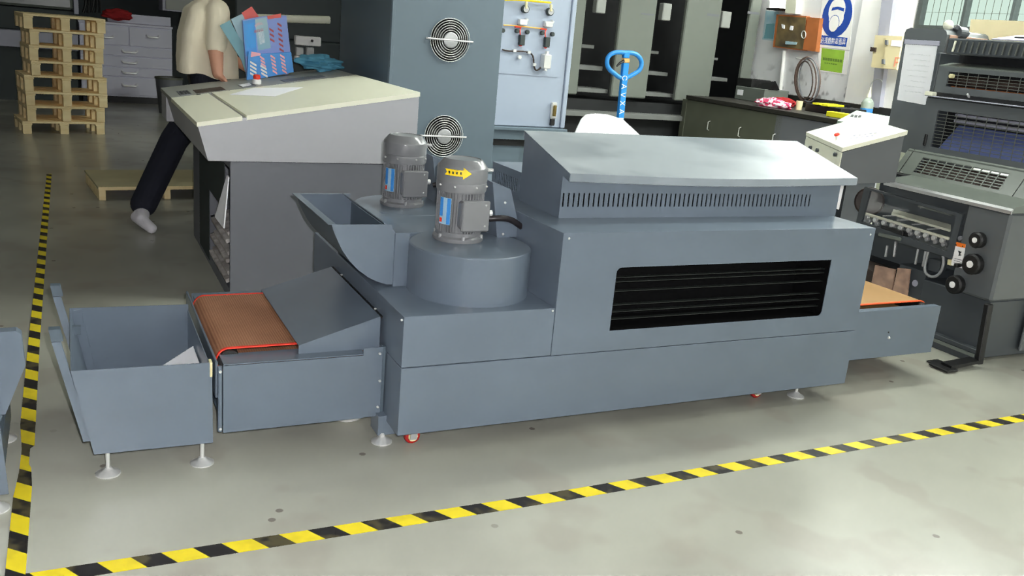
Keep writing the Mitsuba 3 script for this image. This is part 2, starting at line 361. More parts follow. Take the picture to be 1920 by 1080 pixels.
for th in (0, -.003):
    for x in RX:
        t = (x - RX[0]) / (RX[-1] - RX[0])
        for y, dz in prof:
            V.append((x, y + (-.003 if th and dz and y < .2 else 0) * -1, zr(y) + dz + th + sag(t) * ((HY1 - y) / .39)))
n_, k_ = len(RX), len(prof); o = n_ * k_
for i in range(n_ - 1):
    for j in range(k_ - 1):
        a, b, c, d = i * k_ + j, (i + 1) * k_ + j, (i + 1) * k_ + j + 1, i * k_ + j + 1
        F += [(a, d, c), (a, c, b), (o + a, o + c, o + d), (o + a, o + b, o + c)]
P(D, 'hood_roof', trimesh.Trimesh(V, F, process=False), 'roof', 20, label='sloped hood roof sheet with a folded front lip')
P(D, 'roof_side_lip', slab([(HX0 - .003, HY1, zr(HY1)), (HX0 - .003, .178, zr(.178)), (HX0 - .003, .178, zr(.178) - .030), (HX0 - .003, HY1, zr(HY1) - .03)], (.002, 0, 0)), 'blue')
# lower rear vent behind the hood
vs = unary_union([sbox(.600 + i * .0165, .785, .609 + i * .0165, .838) for i in range(13)])
P(D, 'rear_vent', cat(prism('x', sbox(HY1 + .001, Z4, .84, .868).difference(vs), HX0, HX0 + .003), bx(HX0, HX1, HY1 + .001, .84, .866, .869, 0), bx(HX0, HX1, .837, .84, Z4, .866, 0), bx(HX1 - .003, HX1, HY1 + .001, .84, Z4, .866, 0)), 'blue')
P(D, 'vent_core', bx(HX0 + .03, HX1 - .01, HY1 + .004, .83, Z4, .86, 0), 'void')
# blower drums
ZD = .662
for cx, cy in ((.328, .264), (.326, .955)):
    dr_ = [(.2172, Z3)] + [(.2172 - .006 * (1 - math.cos(a)), ZD - .006 + .006 * math.sin(a)) for a in np.linspace(0, np.pi / 2, 5)] + [(0, ZD)]
    P(D, 'blower_drum', lathe(dr_, (cx, cy, 0), n=72), 'blue', 35, label='round blower drum' if cy < .5 else 'round blower drum at the back')
P(D, 'drum_bridge', bx(.15, .505, .45, .78, Z3, ZD - .001, .004), 'blue')
# motors
def on_cyl(c, R, a0, a1, poly, thick=.0012):
    """Bends a flat polygon (s along the arc in metres, z) onto a vertical cylinder; s = 0 lies at angle a0 (degrees)."""
    m = ext(as_poly(poly).segmentize(.006), thick); v = np.array(m.vertices)
    m2 = trimesh.Trimesh(v, m.faces, process=False); m2 = m2.subdivide_to_size(.012) if hasattr(m2, 'subdivide_to_size') else m2
    v = np.array(m2.vertices); th = np.radians(a0) + v[:, 0] / R; r = R + v[:, 2]
    m2.vertices = np.c_[c[0] + r * np.cos(th), c[1] + r * np.sin(th), v[:, 1]]
    return m2
def motor(cx, cy, arrow):
    z = ZD; A0 = -113.
    M = P(D, 'motor', lathe([(0, z + .03), (.073, z + .03), (.073, z + .19), (0, z + .19)], (cx, cy, 0), n=40), 'motor', 40, label='grey electric blower motor with the yellow arrow' if arrow else 'grey electric blower motor at the back')
    fins = []
    for i in range(44):
        a = i * 2 * math.pi / 44; f = bx(.070, .085, -.0016, .0016, z + .034, z + .19, 0)
        f.apply_transform(trimesh.transformations.rotation_matrix(a, [0, 0, 1])); f.apply_translation((cx, cy, 0)); fins.append(f)
    P(M, 'cooling_fins', cat(fins), 'motor')
    P(M, 'base_flange', lathe([(.090, z), (.092, z + .004), (.092, z + .014), (.082, z + .02), (.082, z + .034), (0, z + .034)], (cx, cy, 0), n=48), 'motor', 35)
    z += .026
    P(M, 'fan_cover', lathe([(.088, z + .152), (.0905, z + .16), (.0905, z + .182), (.0885, z + .186), (.0905, z + .19), (.0905, z + .232), (.088, z + .24), (.070, z + .262), (.064, z + .2655), (.06, z + .263), (0, z + .262)], (cx, cy, 0), n=56), 'motor', 30)
    z -= .026 * .5
    tb = bx(.078, .116, -.050, .050, z + .044, z + .144, .008)
    lid = bx(.116, .130, -.054, .054, z + .040, z + .148, .007)
    for nm, m in (('terminal_box', tb), ('terminal_box_lid', lid)):
        m.apply_transform(trimesh.transformations.rotation_matrix(math.radians(A0 + 27), [0, 0, 1])); m.apply_translation((cx, cy, 0)); P(M, nm, m, 'motor', 30)
    q = np.array([math.cos(math.radians(A0 + 27)), math.sin(math.radians(A0 + 27)), 0]); s = np.array([-q[1], q[0], 0])
    for d in (-.036, .036):
        for h in (.06, .134):
            m = screw((0, 0, 0), 'y', .004); m.apply_transform(trimesh.geometry.align_vectors([0, -1, 0], q)); m.apply_translation(np.array([cx, cy, z + h]) + q * .128 + s * d)
            if (d > 0): P(M, 'screw', m, 'chrome', 40)
    P(M, 'cable_gland', cyl(np.array([cx, cy, z + .1]) + q * .1 + s * .044, np.array([cx, cy, z + .1]) + q * .1 + s * .075, .011, 12), 'chrome', 40)
    P(M, 'nameplate', on_cyl((cx, cy), .0862, A0 - 37, 0, sbox(-.024, z + .05, .024, z + .145)), 'label_silver')
    P(M, 'nameplate_blue', on_cyl((cx, cy), .0868, A0 - 37, 0, unary_union([sbox(-.023, z + .078, -.008, z + .144), sbox(.009, z + .052, .023, z + .144)])), 'label_blue')
    P(M, 'nameplate_mark', on_cyl((cx, cy), .0868, A0 - 37, 0, sbox(-.022, z + .056, -.011, z + .072)), 'red')
    z += .013
    for a in (-55, -15, 35, 75):
        m = screw((cx + .091 * math.cos(math.radians(A0 + a)), cy + .091 * math.sin(math.radians(A0 + a)), z + .175), 'y', .004, .006)
        P(M, 'screw', m, 'chrome', 40)
    for b in (-100, -40, 20, 80, 140, 200):
        e = np.array([cx + .087 * math.cos(math.radians(b)), cy + .087 * math.sin(math.radians(b)), ZD]); P(M, 'mount_bolt', cyl(e + [0, 0, .012], e + [0, 0, .026], .006, 6), 'steel')
    z += .013
    if arrow:
        ar = Polygon([(-.046, z + .2), (-.046, z + .222), (.022, z + .222), (.022, z + .232), (.052, z + .211), (.022, z + .190), (.022, z + .2)])
        ar = ar.difference(Polygon([(-.0465, z + .201), (-.038, z + .211), (-.0465, z + .221)]))
        P(M, 'rotation_arrow', on_cyl((cx, cy), .0906, A0 - 12, 0, ar), 'yellow', label='yellow arrow sticker')
        P(M, 'arrow_lettering', on_cyl((cx, cy), .0916, A0 - 12, 0, unary_union([sbox(-.03 + i * .014, z + .207, -.025 + i * .014, z + .215) for i in range(4)])), 'ink')
    P(M, 'earth_stud', cyl((cx + .088, cy - .02, z + .215), (cx + .108, cy - .026, z + .215), .006, 10), 'chrome', 40)
motor(.312, .345, True)
motor(.310, .962, False)
for cy in (.35, .967):
    o = np.array([0, cy - .35, 0])
    pts = [at(924, 342, y=.35), at(958, 355, y=.35), at(974, 430, y=.35), at(976, 463, y=.35), at(930, 466, y=.35)]
    DB = P(D, 'duct_box', prism('y', [(p[0], max(p[2], ZD)) for p in pts], cy, cy + .14), 'blue')
    for u, v in ((947, 380), (943, 439)): P(DB, 'screw', screw(at(u, v, y=.35) + o, 'y', .005), 'chrome', 40)
P(D, 'power_cable', tube(smooth_path([at(916, 410, y=.30), at(940, 409, y=.29), at(965, 416, y=.31), at(983, 430, y=.34), (XH + .004, .37, .716)], 26), .011, 10), 'cable', 60, label='black cable from the front motor into the housing')
P(D, 'power_cable', tube(smooth_path([at(812, 347, y=.93), at(826, 346, y=.92), at(842, 352, y=.95), at(850, 362, y=1.0)], 16), .010, 10), 'cable', 60)
# intake hopper
hp = [(622, 421), (735, 421), (737, 430), (745, 442), (742, 536), (725, 534), (706, 528), (690, 520), (672, 507), (655, 489), (642, 470), (632, 449), (626, 435)]
HN, HF = .34, .88
hw = [(p[0], max(p[2], Z3 + .008)) for p in (at(u, v, y=HN) for u, v in hp)]
H = P(D, 'intake_hopper', prism('y', hw, HN, HN + .004), 'blue', label='curved intake hopper open at the top')
P(H, 'end_plate', prism('y', hw, HF - .004, HF), 'blue')
cur = hw[4:] + hw[:1]
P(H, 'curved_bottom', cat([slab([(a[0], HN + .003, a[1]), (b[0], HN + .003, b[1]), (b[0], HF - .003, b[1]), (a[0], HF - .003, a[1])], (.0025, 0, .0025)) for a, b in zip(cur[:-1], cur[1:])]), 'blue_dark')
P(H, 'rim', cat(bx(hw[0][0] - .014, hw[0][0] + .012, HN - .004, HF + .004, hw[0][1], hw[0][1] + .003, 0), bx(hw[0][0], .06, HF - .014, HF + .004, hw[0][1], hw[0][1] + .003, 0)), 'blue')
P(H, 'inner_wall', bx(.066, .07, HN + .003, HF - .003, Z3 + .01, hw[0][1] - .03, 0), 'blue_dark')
P(H, 'rim', slab([(.028, HN, hw[0][1] + .003), (.066, HN + .0, hw[0][1] - .028), (.066, HF, hw[0][1] - .028), (.028, HF, hw[0][1] + .003)], (.002, 0, .003)), 'blue')
P(D, 'outlet_box', bx(.071, .125, HN - .006, HF + .006, Z3, .688, .002), 'blue')
# left conveyor
C = P(D, 'conveyor_frame', bx(-.535, -.075, .15, .153, .083, .312, .0008), 'blue', label='left conveyor with a brown belt')
P(C, 'side_panel', bx(-.535, -.0, .948, .951, .083, .312, .0008), 'blue')
P(C, 'top_flange', bx(-.533, -.075, .153, .249, .313, .316, 0), 'blue')
P(C, 'top_flange', bx(-.533, -.002, .865, .948, .309, .312, 0), 'blue')
P(C, 'end_plate', bx(-.556, -.548, .165, .95, .20, .322, .002), 'blue')
P(C, 'end_post', cat(cyl((-.543, .158, .088), (-.543, .158, .309), .0075, 12), cyl((-.531, .156, .083), (-.531, .156, .312), .003, 8)), 'blue', 40)
for z in (.294, .098): P(C, 'screw', screw((-.543, .150, z), 'y', .005, .004), 'chrome', 40)
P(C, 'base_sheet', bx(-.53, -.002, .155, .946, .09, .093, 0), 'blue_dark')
def belt_profile(x0, x1, zt, r, t):
    c = zt - r
    a = LineString([(x0 + r, c), (x1 - r, c)])
    return a.buffer(r, quad_segs=10).difference(a.buffer(r - t, quad_segs=10))
P(C, 'belt', prism('y', belt_profile(-.541, .12, .333, .04, .003), .255, .845), 'belt', 30, label='brown mesh belt with red edges')
for y in (.250, .838): P(C, 'belt_edge', prism('y', belt_profile(-.5425, .12, .3345, .0415, .004), y, y + .012), 'red', 30)
P(C, 'roller', cyl((-.501, .24, .293), (-.501, .86, .293), .036, 24), 'rubber', 40)
P(C, 'roller_shaft', cyl((-.501, .156, .293), (-.501, .944, .293), .01, 10), 'steel', 40)
gN, gF = .20, .85
G = P(C, 'guide_cover', slab([(-.288, gN, .345), (-.012, gN, .430), (-.012, gF, .430), (-.288, gF, .345)], (0, 0, -.0025)), 'blue', label='sloped sheet cover over the belt')
P(G, 'cover_side', prism('y', [(-.288, .313), (-.288, .343), (-.012, .428), (-.012, .313)], gN, gN + .002), 'blue')
P(G, 'cover_side', prism('y', [(-.288, .335), (-.288, .343), (-.012, .428), (-.012, .335)], gF - .002, gF), 'blue')
P(G, 'cover_edge', cat(bx(-.013, -.004, gN, gF, .424, .4305, 0)), 'black')
for y in (.28, .72): P(G, 'screw', screw((-.006, y, .4305), 'z', .005, .004), 'chrome', 40)
P(C, 'mounting_flange', bx(-.082, -.014, .150, .1535, .085, .338, .001), 'blue')
P(C, 'flange_strip', bx(-.014, -.003, .152, .175, .085, .338, .001), 'blue_dark')
for u, v in ((712, 663), (712, 714), (708, 763)): P(C, 'screw', screw(at(u, v, y=.149), 'y', .005, .006), 'chrome', 40)
P(D, 'leg_bracket', bx(-.029, .085, .118, .2, .026, .098, .001), 'blue')
def foot(parent, x, y, ztop, r=.036):
    f = P(parent, 'levelling_foot', lathe([(r, 0), (r, .004), (r * .86, .007), (r * .45, .014), (r * .28, .022), (0, .022)], (x, y, 0), n=28), 'chrome', 30, label='metal levelling foot')
    P(f, 'stem', cyl((x, y, .018), (x, y, ztop), .0065, 10), 'chrome', 40)
    P(f, 'nut', cyl((x, y, ztop - .012), (x, y, ztop - .003), .011, 6), 'chrome')
    return f
foot(D, -.012, .122, .034); foot(D, 1.83, .085, Z0 + .004); foot(D, .1, 1.1, Z0 + .004); foot(D, 1.83, 1.1, Z0 + .004)
def caster(x, y):
    c = P(D, 'caster', lathe([(0, -.012), (.018, -.012), (.026, -.010), (.028, -.006), (.028, .006), (.026, .010), (.018, .012), (0, .012)], (x, y, .028), 'y', 28), 'caster_red', 30, label='small red caster')
    P(c, 'hub', cyl((x, y - .015, .028), (x, y + .015, .028), .017, 16), 'cream', 40)
    P(c, 'axle', cyl((x, y - .019, .028), (x, y + .019, .028), .005, 8), 'chrome', 40)
    P(c, 'fork', cat(bx(x - .012, x + .012, y - .022, y - .019, .02, .07, 0), bx(x - .012, x + .012, y + .019, y + .022, .02, .07, 0), bx(x - .02, x + .02, y - .022, y + .022, .066, Z0 + .001, 0)), 'steel')
caster(.085, .09); caster(1.635, .12); caster(.085, 1.08); caster(1.635, 1.08)
# right conveyor
E_ = P(D, 'outfeed_frame', bx(XR, 2.685, .13, .1335, .12, .348, .001), 'blue', label='right conveyor with an orange-edged belt')
P(E_, 'side_panel', bx(XR, 2.685, .975, .978, .12, .348, .001), 'blue')
P(E_, 'top_flange', bx(XR, 2.68, .1335, .165, .345, .348, 0), 'blue')
P(E_, 'top_flange', bx(XR, 2.68, .945, .975, .345, .348, 0), 'blue')
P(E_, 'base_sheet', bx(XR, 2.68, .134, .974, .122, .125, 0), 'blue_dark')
P(E_, 'belt', prism('y', belt_profile(1.9, 2.672, .352, .032, .003), .215, .90), 'belt_light', 30, label='tan belt')
for y in (.205, .895): P(E_, 'belt_edge', prism('y', belt_profile(1.9, 2.6735, .3535, .0335, .004), y, y + .014), 'orange', 30)
P(E_, 'roller', cyl((2.64, .18, .32), (2.64, .94, .32), .027, 20), 'black', 40)
P(E_, 'roller_shaft', cyl((2.64, .134, .32), (2.64, .974, .32), .01, 10), 'steel', 40)
P(E_, 'bolt', screw(at(1666, 633, y=.13), 'y', .007, .007), 'chrome', 40)
p_ = at(1666, 623, y=.1298); P(E_, 'bolt_hole', cyl((p_[0], .1285, p_[2]), (p_[0], .1305, p_[2]), .004, 10), 'black')

# ------------------------------------------------------------------ collection tray at the left
t = thing('collection_tray', 'open blue-grey sheet metal collection tray on levelling feet at the left end of the dryer', 'tray')
fy, ry = .10, .70
fl = [(-.963, .352), (-.575, .346), (-.572, .078), (-.911, .082)]
P(t, 'front_panel', prism('y', fl, fy, fy + .003), 'blue')
P(t, 'rear_panel', prism('y', fl, ry, ry + .003), 'blue')
P(t, 'sloped_side', slab([(-.963, fy + .003, .352), (-.911, fy + .003, .082), (-.911, ry, .082), (-.963, ry, .352)], (.003, 0, 0)), 'blue')
P(t, 'inner_fold', slab([(-.950, ry - .001, .345), (-.925, ry - .001, .345), (-.885, ry - .001, .09), (-.905, ry - .001, .09)], (0, -.006, 0)), 'blue')
P(t, 'end_side', bx(-.578, -.575, fy + .003, ry, .08, .325, 0), 'blue')
P(t, 'bottom_sheet', bx(-.91, -.575, fy + .003, ry, .082, .085, 0), 'blue')
for y0 in (.115, .56):
    s = P(t, 'support_strip', slab([(-1.008, y0, .437), (-.985, y0, .437), (-.915, y0, .12), (-.938, y0, .12)], (0, .022, 0)), 'blue', label='angled strip with an end block')
    P(s, 'end_block', slab([(-1.014, y0 - .004, .476), (-.985, y0 - .004, .476), (-.978, y0 - .004, .44), (-1.008, y0 - .004, .44)], (0, .03, 0)), 'blue_dark')
P(t, 'strip_bracket', cat(bx(-.972, -.93, .12, .135, .30, .33, 0), bx(-.972, -.93, .565, .58, .30, .33, 0)), 'blue_dark')
P(t, 'corner_tag', bx(-.581, -.5735, fy - .001, fy + .03, .30, .347, 0), 'cream')
for x, y in ((-.874, .128), (-.602, .124), (-.874, .66), (-.602, .66)): foot(t, x, y, .086)
pa, pb, pc, pd = (-.765, .12, .090), (-.59, .12, .215), (-.59, .52, .215), (-.765, .52, .090)
one('paper_sheet', slab([(-.80, .15, .12), (-.583, .15, .258), (-.583, .50, .258), (-.80, .50, .12)], (.0006, 0, -.001)), 'paper', 'white paper sheet leaning on top in the collection tray', 'paper')
one('paper_sheet', slab([(-.80, .13, .09), (-.583, .13, .235), (-.583, .47, .235), (-.80, .47, .09)], (.0006, 0, -.001)), 'paper', 'lower white paper sheet leaning in the collection tray', 'paper')

# ------------------------------------------------------------------ machine cut by the left edge
t = thing('sheet_metal_bin', 'blue-grey sheet metal bin cut off by the left edge beside the striped tape', 'machine')
up = Polygon([(-1.9, .50), (-1.09, .502), (-1.078, .492), (-1.073, .40), (-1.128, .262), (-1.9, .262)])
P(t, 'upper_hopper', prism('y', up, .04, .075), 'blue')
P(t, 'hopper_bottom', prism('y', [(-1.9, .16), (-1.17, .16), (-1.135, .258), (-1.9, .258)], .045, .07), 'blue_dark')
P(t, 'front_panel', prism('y', [(-1.9, .345), (-1.142, .352), (-1.128, .055), (-1.9, .055)], -.03, -.026), 'blue')
P(t, 'base_box', bx(-1.9, -1.145, -.02, .5, .055, .16, .002), 'blue_dark')
foot(t, -1.165, -.055 + .05, .06); foot(t, -1.165, .45, .06)
c = at(648, 799, z=0)
one('white_bowl', lathe([(0, .002), (.03, 0), (.055, .012), (.072, .035), (.078, .062), (.075, .062), (.068, .035), (.05, .016), (0, .008)], (c[0] + .02, c[1] + .06, 0), n=32), 'white', 'white round bowl on the floor under the belt conveyor', 'bowl', smooth=40)
# ------------------------------------------------------------------ control console
CY0, CY1 = 1.80, 3.27
dz = lambda x: .862 + (x + .405) * .178
t = thing('control_console', 'press control console with a sloped cream top on a dark grey cabinet', 'control console')
sf = [(-.405, .868), (.665, dz(.665)), (.665, .70), (-.359, .697)]
P(t, 'desk_body', prism('y', [(x, z - .006 if i < 2 else z) for i, (x, z) in enumerate(sf)], CY0, CY1), 'console_grey', label='pale grey wedge-shaped desk body')
def deck(x0, x1, y0, y1, h0, h1, m, nm, b=0):
    return P(t, nm, hull([(x, y, dz(x) + h) for x in (x0, x1) for y in (y0, y1) for h in (h0, h1)]), m)
deck(-.408, -.205, CY0 - .004, CY1 - .33, -.008, .012, 'console_cream', 'desk_top')
deck(-.185, .668, CY0 - .004, CY1 - .33, -.008, .014, 'console_cream', 'desk_top')
deck(-.205, -.185, CY0 - .003, CY1 - .33, -.008, .004, 'steel', 'sheet_stop')
deck(-.408, .668, CY1 - .325, CY1 + .30, -.008, .012, 'console_grey2', 'control_strip')
for x0, x1, y0, y1, m in ((-.35, -.29, .02, .26, 'console_dark'), (-.26, -.10, .03, .22, 'rust'), (-.27, -.25, -.05, -.02, 'ink'), (.0, .08, .05, .2, 'console_dark'), (.25, .5, .05, .2, 'console_dark')):
    deck(x0, x1, CY1 - .3 + y0, CY1 - .3 + y1, .011, .015, m, 'key_panel')
for i in range(3):
    for j in range(3): deck(-.342 + i * .018, -.330 + i * .018, CY1 - .26 + j * .06, CY1 - .24 + j * .06, .015, .02, 'ink', 'key')
P(t, 'desk_end', bx(-.405, .665, CY1, CY1 + .28, .70, .85, .004), 'console_grey')
PX0, PX1 = -.258, .62
cab_body = trimesh.boolean.difference([bx(PX0, PX1, CY0 + .005, CY1 - .05, .0, .697, .003), bx(PX0 - .1, PX0 + .16, CY0 + .02, CY0 + .72, .06, .66, 0)], engine='manifold')
P(t, 'pedestal', cab_body, 'console_dark', label='dark grey pedestal cabinet')
P(t, 'shelf_back', bx(PX0 + .15, PX0 + .159, CY0 + .021, CY0 + .719, .061, .659, 0), 'dark_panel')
P(t, 'shelf_door', bx(PX0 - .004, PX0, CY0 + .16, CY0 + 1.1, .43, .66, .002), 'dark_panel')
P(t, 'shelf_end', bx(PX0 - .004, PX0, CY0 + .70, CY0 + 1.1, .03, .43, .002), 'dark_panel')
for i, z in enumerate((.085, .185, .285)):
    P(t, 'shelf', slab([(PX0 + .004, CY0 + .022, z), (PX0 + .15, CY0 + .022, z + .05), (PX0 + .15, CY0 + .7, z + .05), (PX0 + .004, CY0 + .7, z)], (0, 0, -.004)), 'black')
    for k in range(2):
        zz = z + .004 + k * .034; xo = PX0 - .012 + .01 * k; e = CY0 + .62 - .06 * k - .04 * i
        one('newspaper', slab([(xo, CY0 + .035 + .02 * k, zz), (xo + .16, CY0 + .035 + .02 * k, zz + .054), (xo + .16, e, zz + .054), (xo, e, zz)], (-.004, 0, .019)), 'news',
            ('lower', 'upper')[k] + ' folded newspaper on the ' + ('lowest', 'middle', 'top')[i] + ' shelf of the console side rack', 'newspaper', 'newspapers in the console rack')
one('hanging_cloth', slab([(PX0 - .008, CY0 + .012, .62), (PX0 - .008, CY0 + .06, .62), (PX0 - .034, CY0 + .27, .37), (PX0 - .03, CY0 + .012, .37)], (.006, 0, 0)), 'paper', 'white paper strip hanging at the corner of the console pedestal', 'paper')
def on_deck(pts, h=.0145, th=.0007):
    return hull([(x, y, dz(x) + h + d) for x, y in pts for d in (0, th)])
one('paper_sheet', on_deck([(-.12, 2.72), (.04, 2.90), (.27, 2.63), (.06, 2.38)]), 'paper', 'white paper sheet lying on the sloped console top', 'paper')
one('paper_note', on_deck([(.0, 3.16), (.07, 3.2), (.06, 3.06), (.0, 3.02)], .0157), 'paper', 'small white note beside the red button on the console', 'paper')
t2 = thing('emergency_button', 'red emergency button on a white base on the console top', 'button')
c = np.array([.095, 3.09, dz(.095) + .0135])
P(t2, 'base', cyl(c, c + [0, 0, .03], .026, 20, .003), 'white', 40); P(t2, 'cap', cyl(c + [0, 0, .03], c + [0, 0, .058], .021, 20, .006), 'red', 40)
# folders and bags standing on the console
def stand(name, px, Y, m, label, tilt=0., th=.004, stripes=None, group=None):
    k = thing(name, label, 'paper bag')
    P(k, 'sheet', yp(px, Y, th), m)
    for i, (spx, sm) in enumerate(stripes or []): P(k, 'print', yp(spx, Y - .0012, .0012), sm)
    return k
def strokes(u0, v0, du, dv, n, w=9, h=6, m='bag_pink'):
    return [([(u0 + i * du, v0 + i * dv), (u0 + i * du + w, v0 + i * dv + h), (u0 + i * du + w, v0 + i * dv + h + 4), (u0 + i * du, v0 + i * dv + 4)], m) for i in range(n)]
stand('paper_bag', [(463, 150), (466, 97), (490, 101), (546, 98), (551, 135), (490, 147)], 3.40, 'bag_blue', 'small light blue bag with pink stripes standing in front of the tall bags', th=.03,
      stripes=[([(471, 96.5), (489, 100), (488, 104), (470, 107)], 'bag_pink')] + strokes(487, 104, 1.2, 6.5, 3) + strokes(507, 102, 1, 7, 5) + strokes(525, 101, 1, 7, 5) + strokes(469, 114, 0, 7, 4, 12, 7, 'white') + strokes(488, 121, 1, 7, 3, 12, 7, 'white'))
stand('paper_bag', [(463, 145), (455, 38), (478, 33), (503, 30), (537, 29), (548, 128), (540, 139), (465, 146)], 3.435, 'bag_lilac', 'tall lilac blue bag with dark red stripes and a round picture', th=.035,
      stripes=[([(455.5, 40), (478, 36), (482, 98), (461, 106)], 'bag_blue'), ([(501, 30), (527, 25), (527, 33), (502, 36)], 'bag_red'), ([(478, 36), (500, 32), (508, 90), (484, 95)], 'poster'), ([(458, 46), (476, 42), (480, 88), (463, 94)], 'bag_cyan'), ([(484, 60), (494, 58), (497, 80), (487, 84)], 'paper'), ([(477, 48), (482, 43), (490, 42), (495, 47), (491, 46), (483, 48), (479, 52)], 'bag_pink'), ([(476, 57), (494, 53), (494, 58), (476, 62)], 'bag_stripe')] + strokes(520, 42, .8, 9.5, 6, 8, 5, 'bag_stripe') + strokes(505, 52, .8, 9.5, 3, 8, 5, 'bag_stripe'))
stand('paper_folder', [(412, 48), (431, 38), (446, 66), (470, 100), (476, 143), (463, 144), (452, 112)], 3.475, 'bag_teal', 'teal folder fanned out at the left of the tall bags')
stand('paper_folder', [(433, 36), (454, 26), (472, 60), (486, 142), (472, 143), (446, 66)], 3.483, 'poster', 'pale folder fanned out behind the teal folder')
stand('paper_folder', [(453, 24), (472, 12), (486, 32), (500, 141), (486, 142), (460, 38)], 3.491, 'bag_red', 'red folder corner sticking up behind the tall bags')
one('crumpled_cloth', trimesh.Trimesh(*[q for q in [(lambda m: (m.vertices * [.13, .10, .05] * (1 + .35 * (meshkit.noise(m.vertices * 3.1, 3)[:, None] - .5) * 2) + [.56, 3.42, dz(.56) + .065], m.faces))(trimesh.creation.icosphere(subdivisions=4))][0]], process=False), 'cloth_teal', 'crumpled teal blue cloth lying on the console beside the bags', 'cloth')

# ------------------------------------------------------------------ tall cabinet with two fans
KY = 2.72
kx0, kx1 = at(733, 60, y=KY)[0], at(936, 130, y=KY)[0]
t = thing('electrical_cabinet', 'tall blue-grey cabinet with two chrome fan grilles', 'cabinet')
P(t, 'body', bx(kx0, kx1, KY + .012, 3.85, .08, 2.3, .004), 'cab_blue')
P(t, 'front_panel', bx(kx0 + .004, kx1, KY, KY + .012, .1, 2.29, .003), 'cab_blue')
P(t, 'edge_strip', bx(kx0, kx0 + .02, KY - .006, KY, .1, 2.29, .002), 'cab_blue')
P(t, 'plinth', bx(kx0 + .03, kx1 - .02, KY + .04, 3.8, 0, .08, 0), 'black')
for u, v in ((843, 75), (831, 255)):
    c = at(u, v, y=KY); R_ = .128
    f = P(t, 'fan_grille', cat([tube([(c[0] + r * math.cos(a), KY - .012 - .016 * (1 - r / R_), c[2] + r * math.sin(a)) for a in np.linspace(0, 2 * np.pi, 40)[:-1]], (.0026), 6, True) for r in np.linspace(.058, R_, 6)]), 'chrome', 60, label='round chrome fan guard')
    P(f, 'fan_hole', cyl((c[0], KY - .003, c[2]), (c[0], KY - .0005, c[2]), R_ - .004, 40), 'void')
    P(f, 'fan_hub', lathe([(.047, 0), (.047, .012), (.04, .016), (0, .016)], (0, 0, 0), n=32).apply_transform(trimesh.geometry.align_vectors([0, 0, 1], [0, -1, 0])).apply_translation((c[0], KY - .012, c[2])), 'steel', 30)
    P(f, 'crossbar', tube([(c[0] - .152, KY - .004, c[2]), (c[0] - .146, KY - .024, c[2]), (c[0] + .146, KY - .024, c[2]), (c[0] + .152, KY - .004, c[2])], .006, 8), 'chrome', 60)
    P(f, 'blades', cat([slab([(c[0] + .046 * math.cos(a), KY - .004, c[2] + .046 * math.sin(a)), (c[0] + .12 * math.cos(a), KY - .004, c[2] + .12 * math.sin(a)), (c[0] + .12 * math.cos(a + .6), KY - .009, c[2] + .12 * math.sin(a + .6)), (c[0] + .046 * math.cos(a + .5), KY - .009, c[2] + .046 * math.sin(a + .5))], (0, -.001, 0)) for a in np.arange(5) * 2 * np.pi / 5]), 'black')
# ------------------------------------------------------------------ pneumatic cabinet
NY = 3.0
nx0, nx1 = kx1 + .002, at(1069, 120, y=NY)[0]
t = thing('pneumatic_cabinet', 'pale lilac cabinet door with valves, red hoses and a chrome lock', 'cabinet')
P(t, 'body', bx(nx0, nx1, NY + .01, 3.9, .0, 2.3, .003), 'cab_blue')
P(t, 'door', bx(nx0, nx1 - .035, NY, NY + .01, .79, 2.29, .003), 'cab_pale')
P(t, 'edge_post', bx(nx1 - .033, nx1, NY - .014, NY + .01, .79, 2.29, .004), 'cab_pale')
P(t, 'mounting_plate', yp([(945, -60), (1066, -60), (1046, 145), (934, 137)], NY - .006, .006), 'cab_pale')
P(t, 'ledge', cat(bx(nx0, nx1, NY - .06, NY + .01, .765, .785, .003), bx(nx0, nx1, NY - .03, NY + .01, .70, .765, .002)), 'cab_blue')
P(t, 'lower_gap', bx(nx0, nx1, NY - .002, NY + .009, .655, .70, 0), 'black')
def nc(u, v, d=0): return at(u, v, y=NY - .006 - d)
for u, v in ((983, 17), (1029, 22)):
    g = P(t, 'gauge', cyl(nc(u, v), nc(u, v) - [0, .03, 0], .026, 24, .004), 'dark_panel', 40)
    P(g, 'gauge_face', cyl(nc(u, v) - [0, .03, 0], nc(u, v) - [0, .032, 0], .02, 20), 'steel', 40)
    P(g, 'fitting', cyl(nc(u, v - 1) - [0, .03, 0], nc(u, v - 14) - [0, .03, 0], .009, 10), 'cream', 40)
for u, v in ((977, 41), (1025, 45)):
    P(t, 'regulator', cat(bx(nc(u, v)[0] - .028, nc(u, v)[0] + .03, NY - .045, NY - .006, nc(u, v)[2] - .02, nc(u, v)[2] + .018, .004), cyl(nc(u + 6, v) - [0, .02, 0], nc(u + 9, v - 6) - [0, .02, 0], .013, 10)), 'chrome', 40)
for u, v in ((968, 58), (987, 60), (1015, 62), (1034, 64), (972, 107), (941, 57)):
    P(t, 'valve_knob', cyl(nc(u, v), nc(u, v) - [0, .025, 0], .014, 14, .003), 'dark_panel' if u != 972 else 'chrome', 40)
for u, v in ((976, 75), (1023, 79)):
    P(t, 'solenoid', bx(nc(u, v)[0] - .018, nc(u, v)[0] + .018, NY - .04, NY - .006, nc(u, v)[2] - .033, nc(u, v)[2] + .033, .003), 'dark_panel')
    P(t, 'hose', tube(smooth_path([nc(u + 1, v - 24, .01), nc(u - 1, v - 16, .02), nc(u, v - 9, .015)], 8), .004, 6), 'red', 40)
    P(t, 'hose', tube(smooth_path([nc(u - 3, v + 8, .01), nc(u, v + 11, .02), nc(u + 3, v + 8, .01)], 8), .004, 6), 'red', 40)
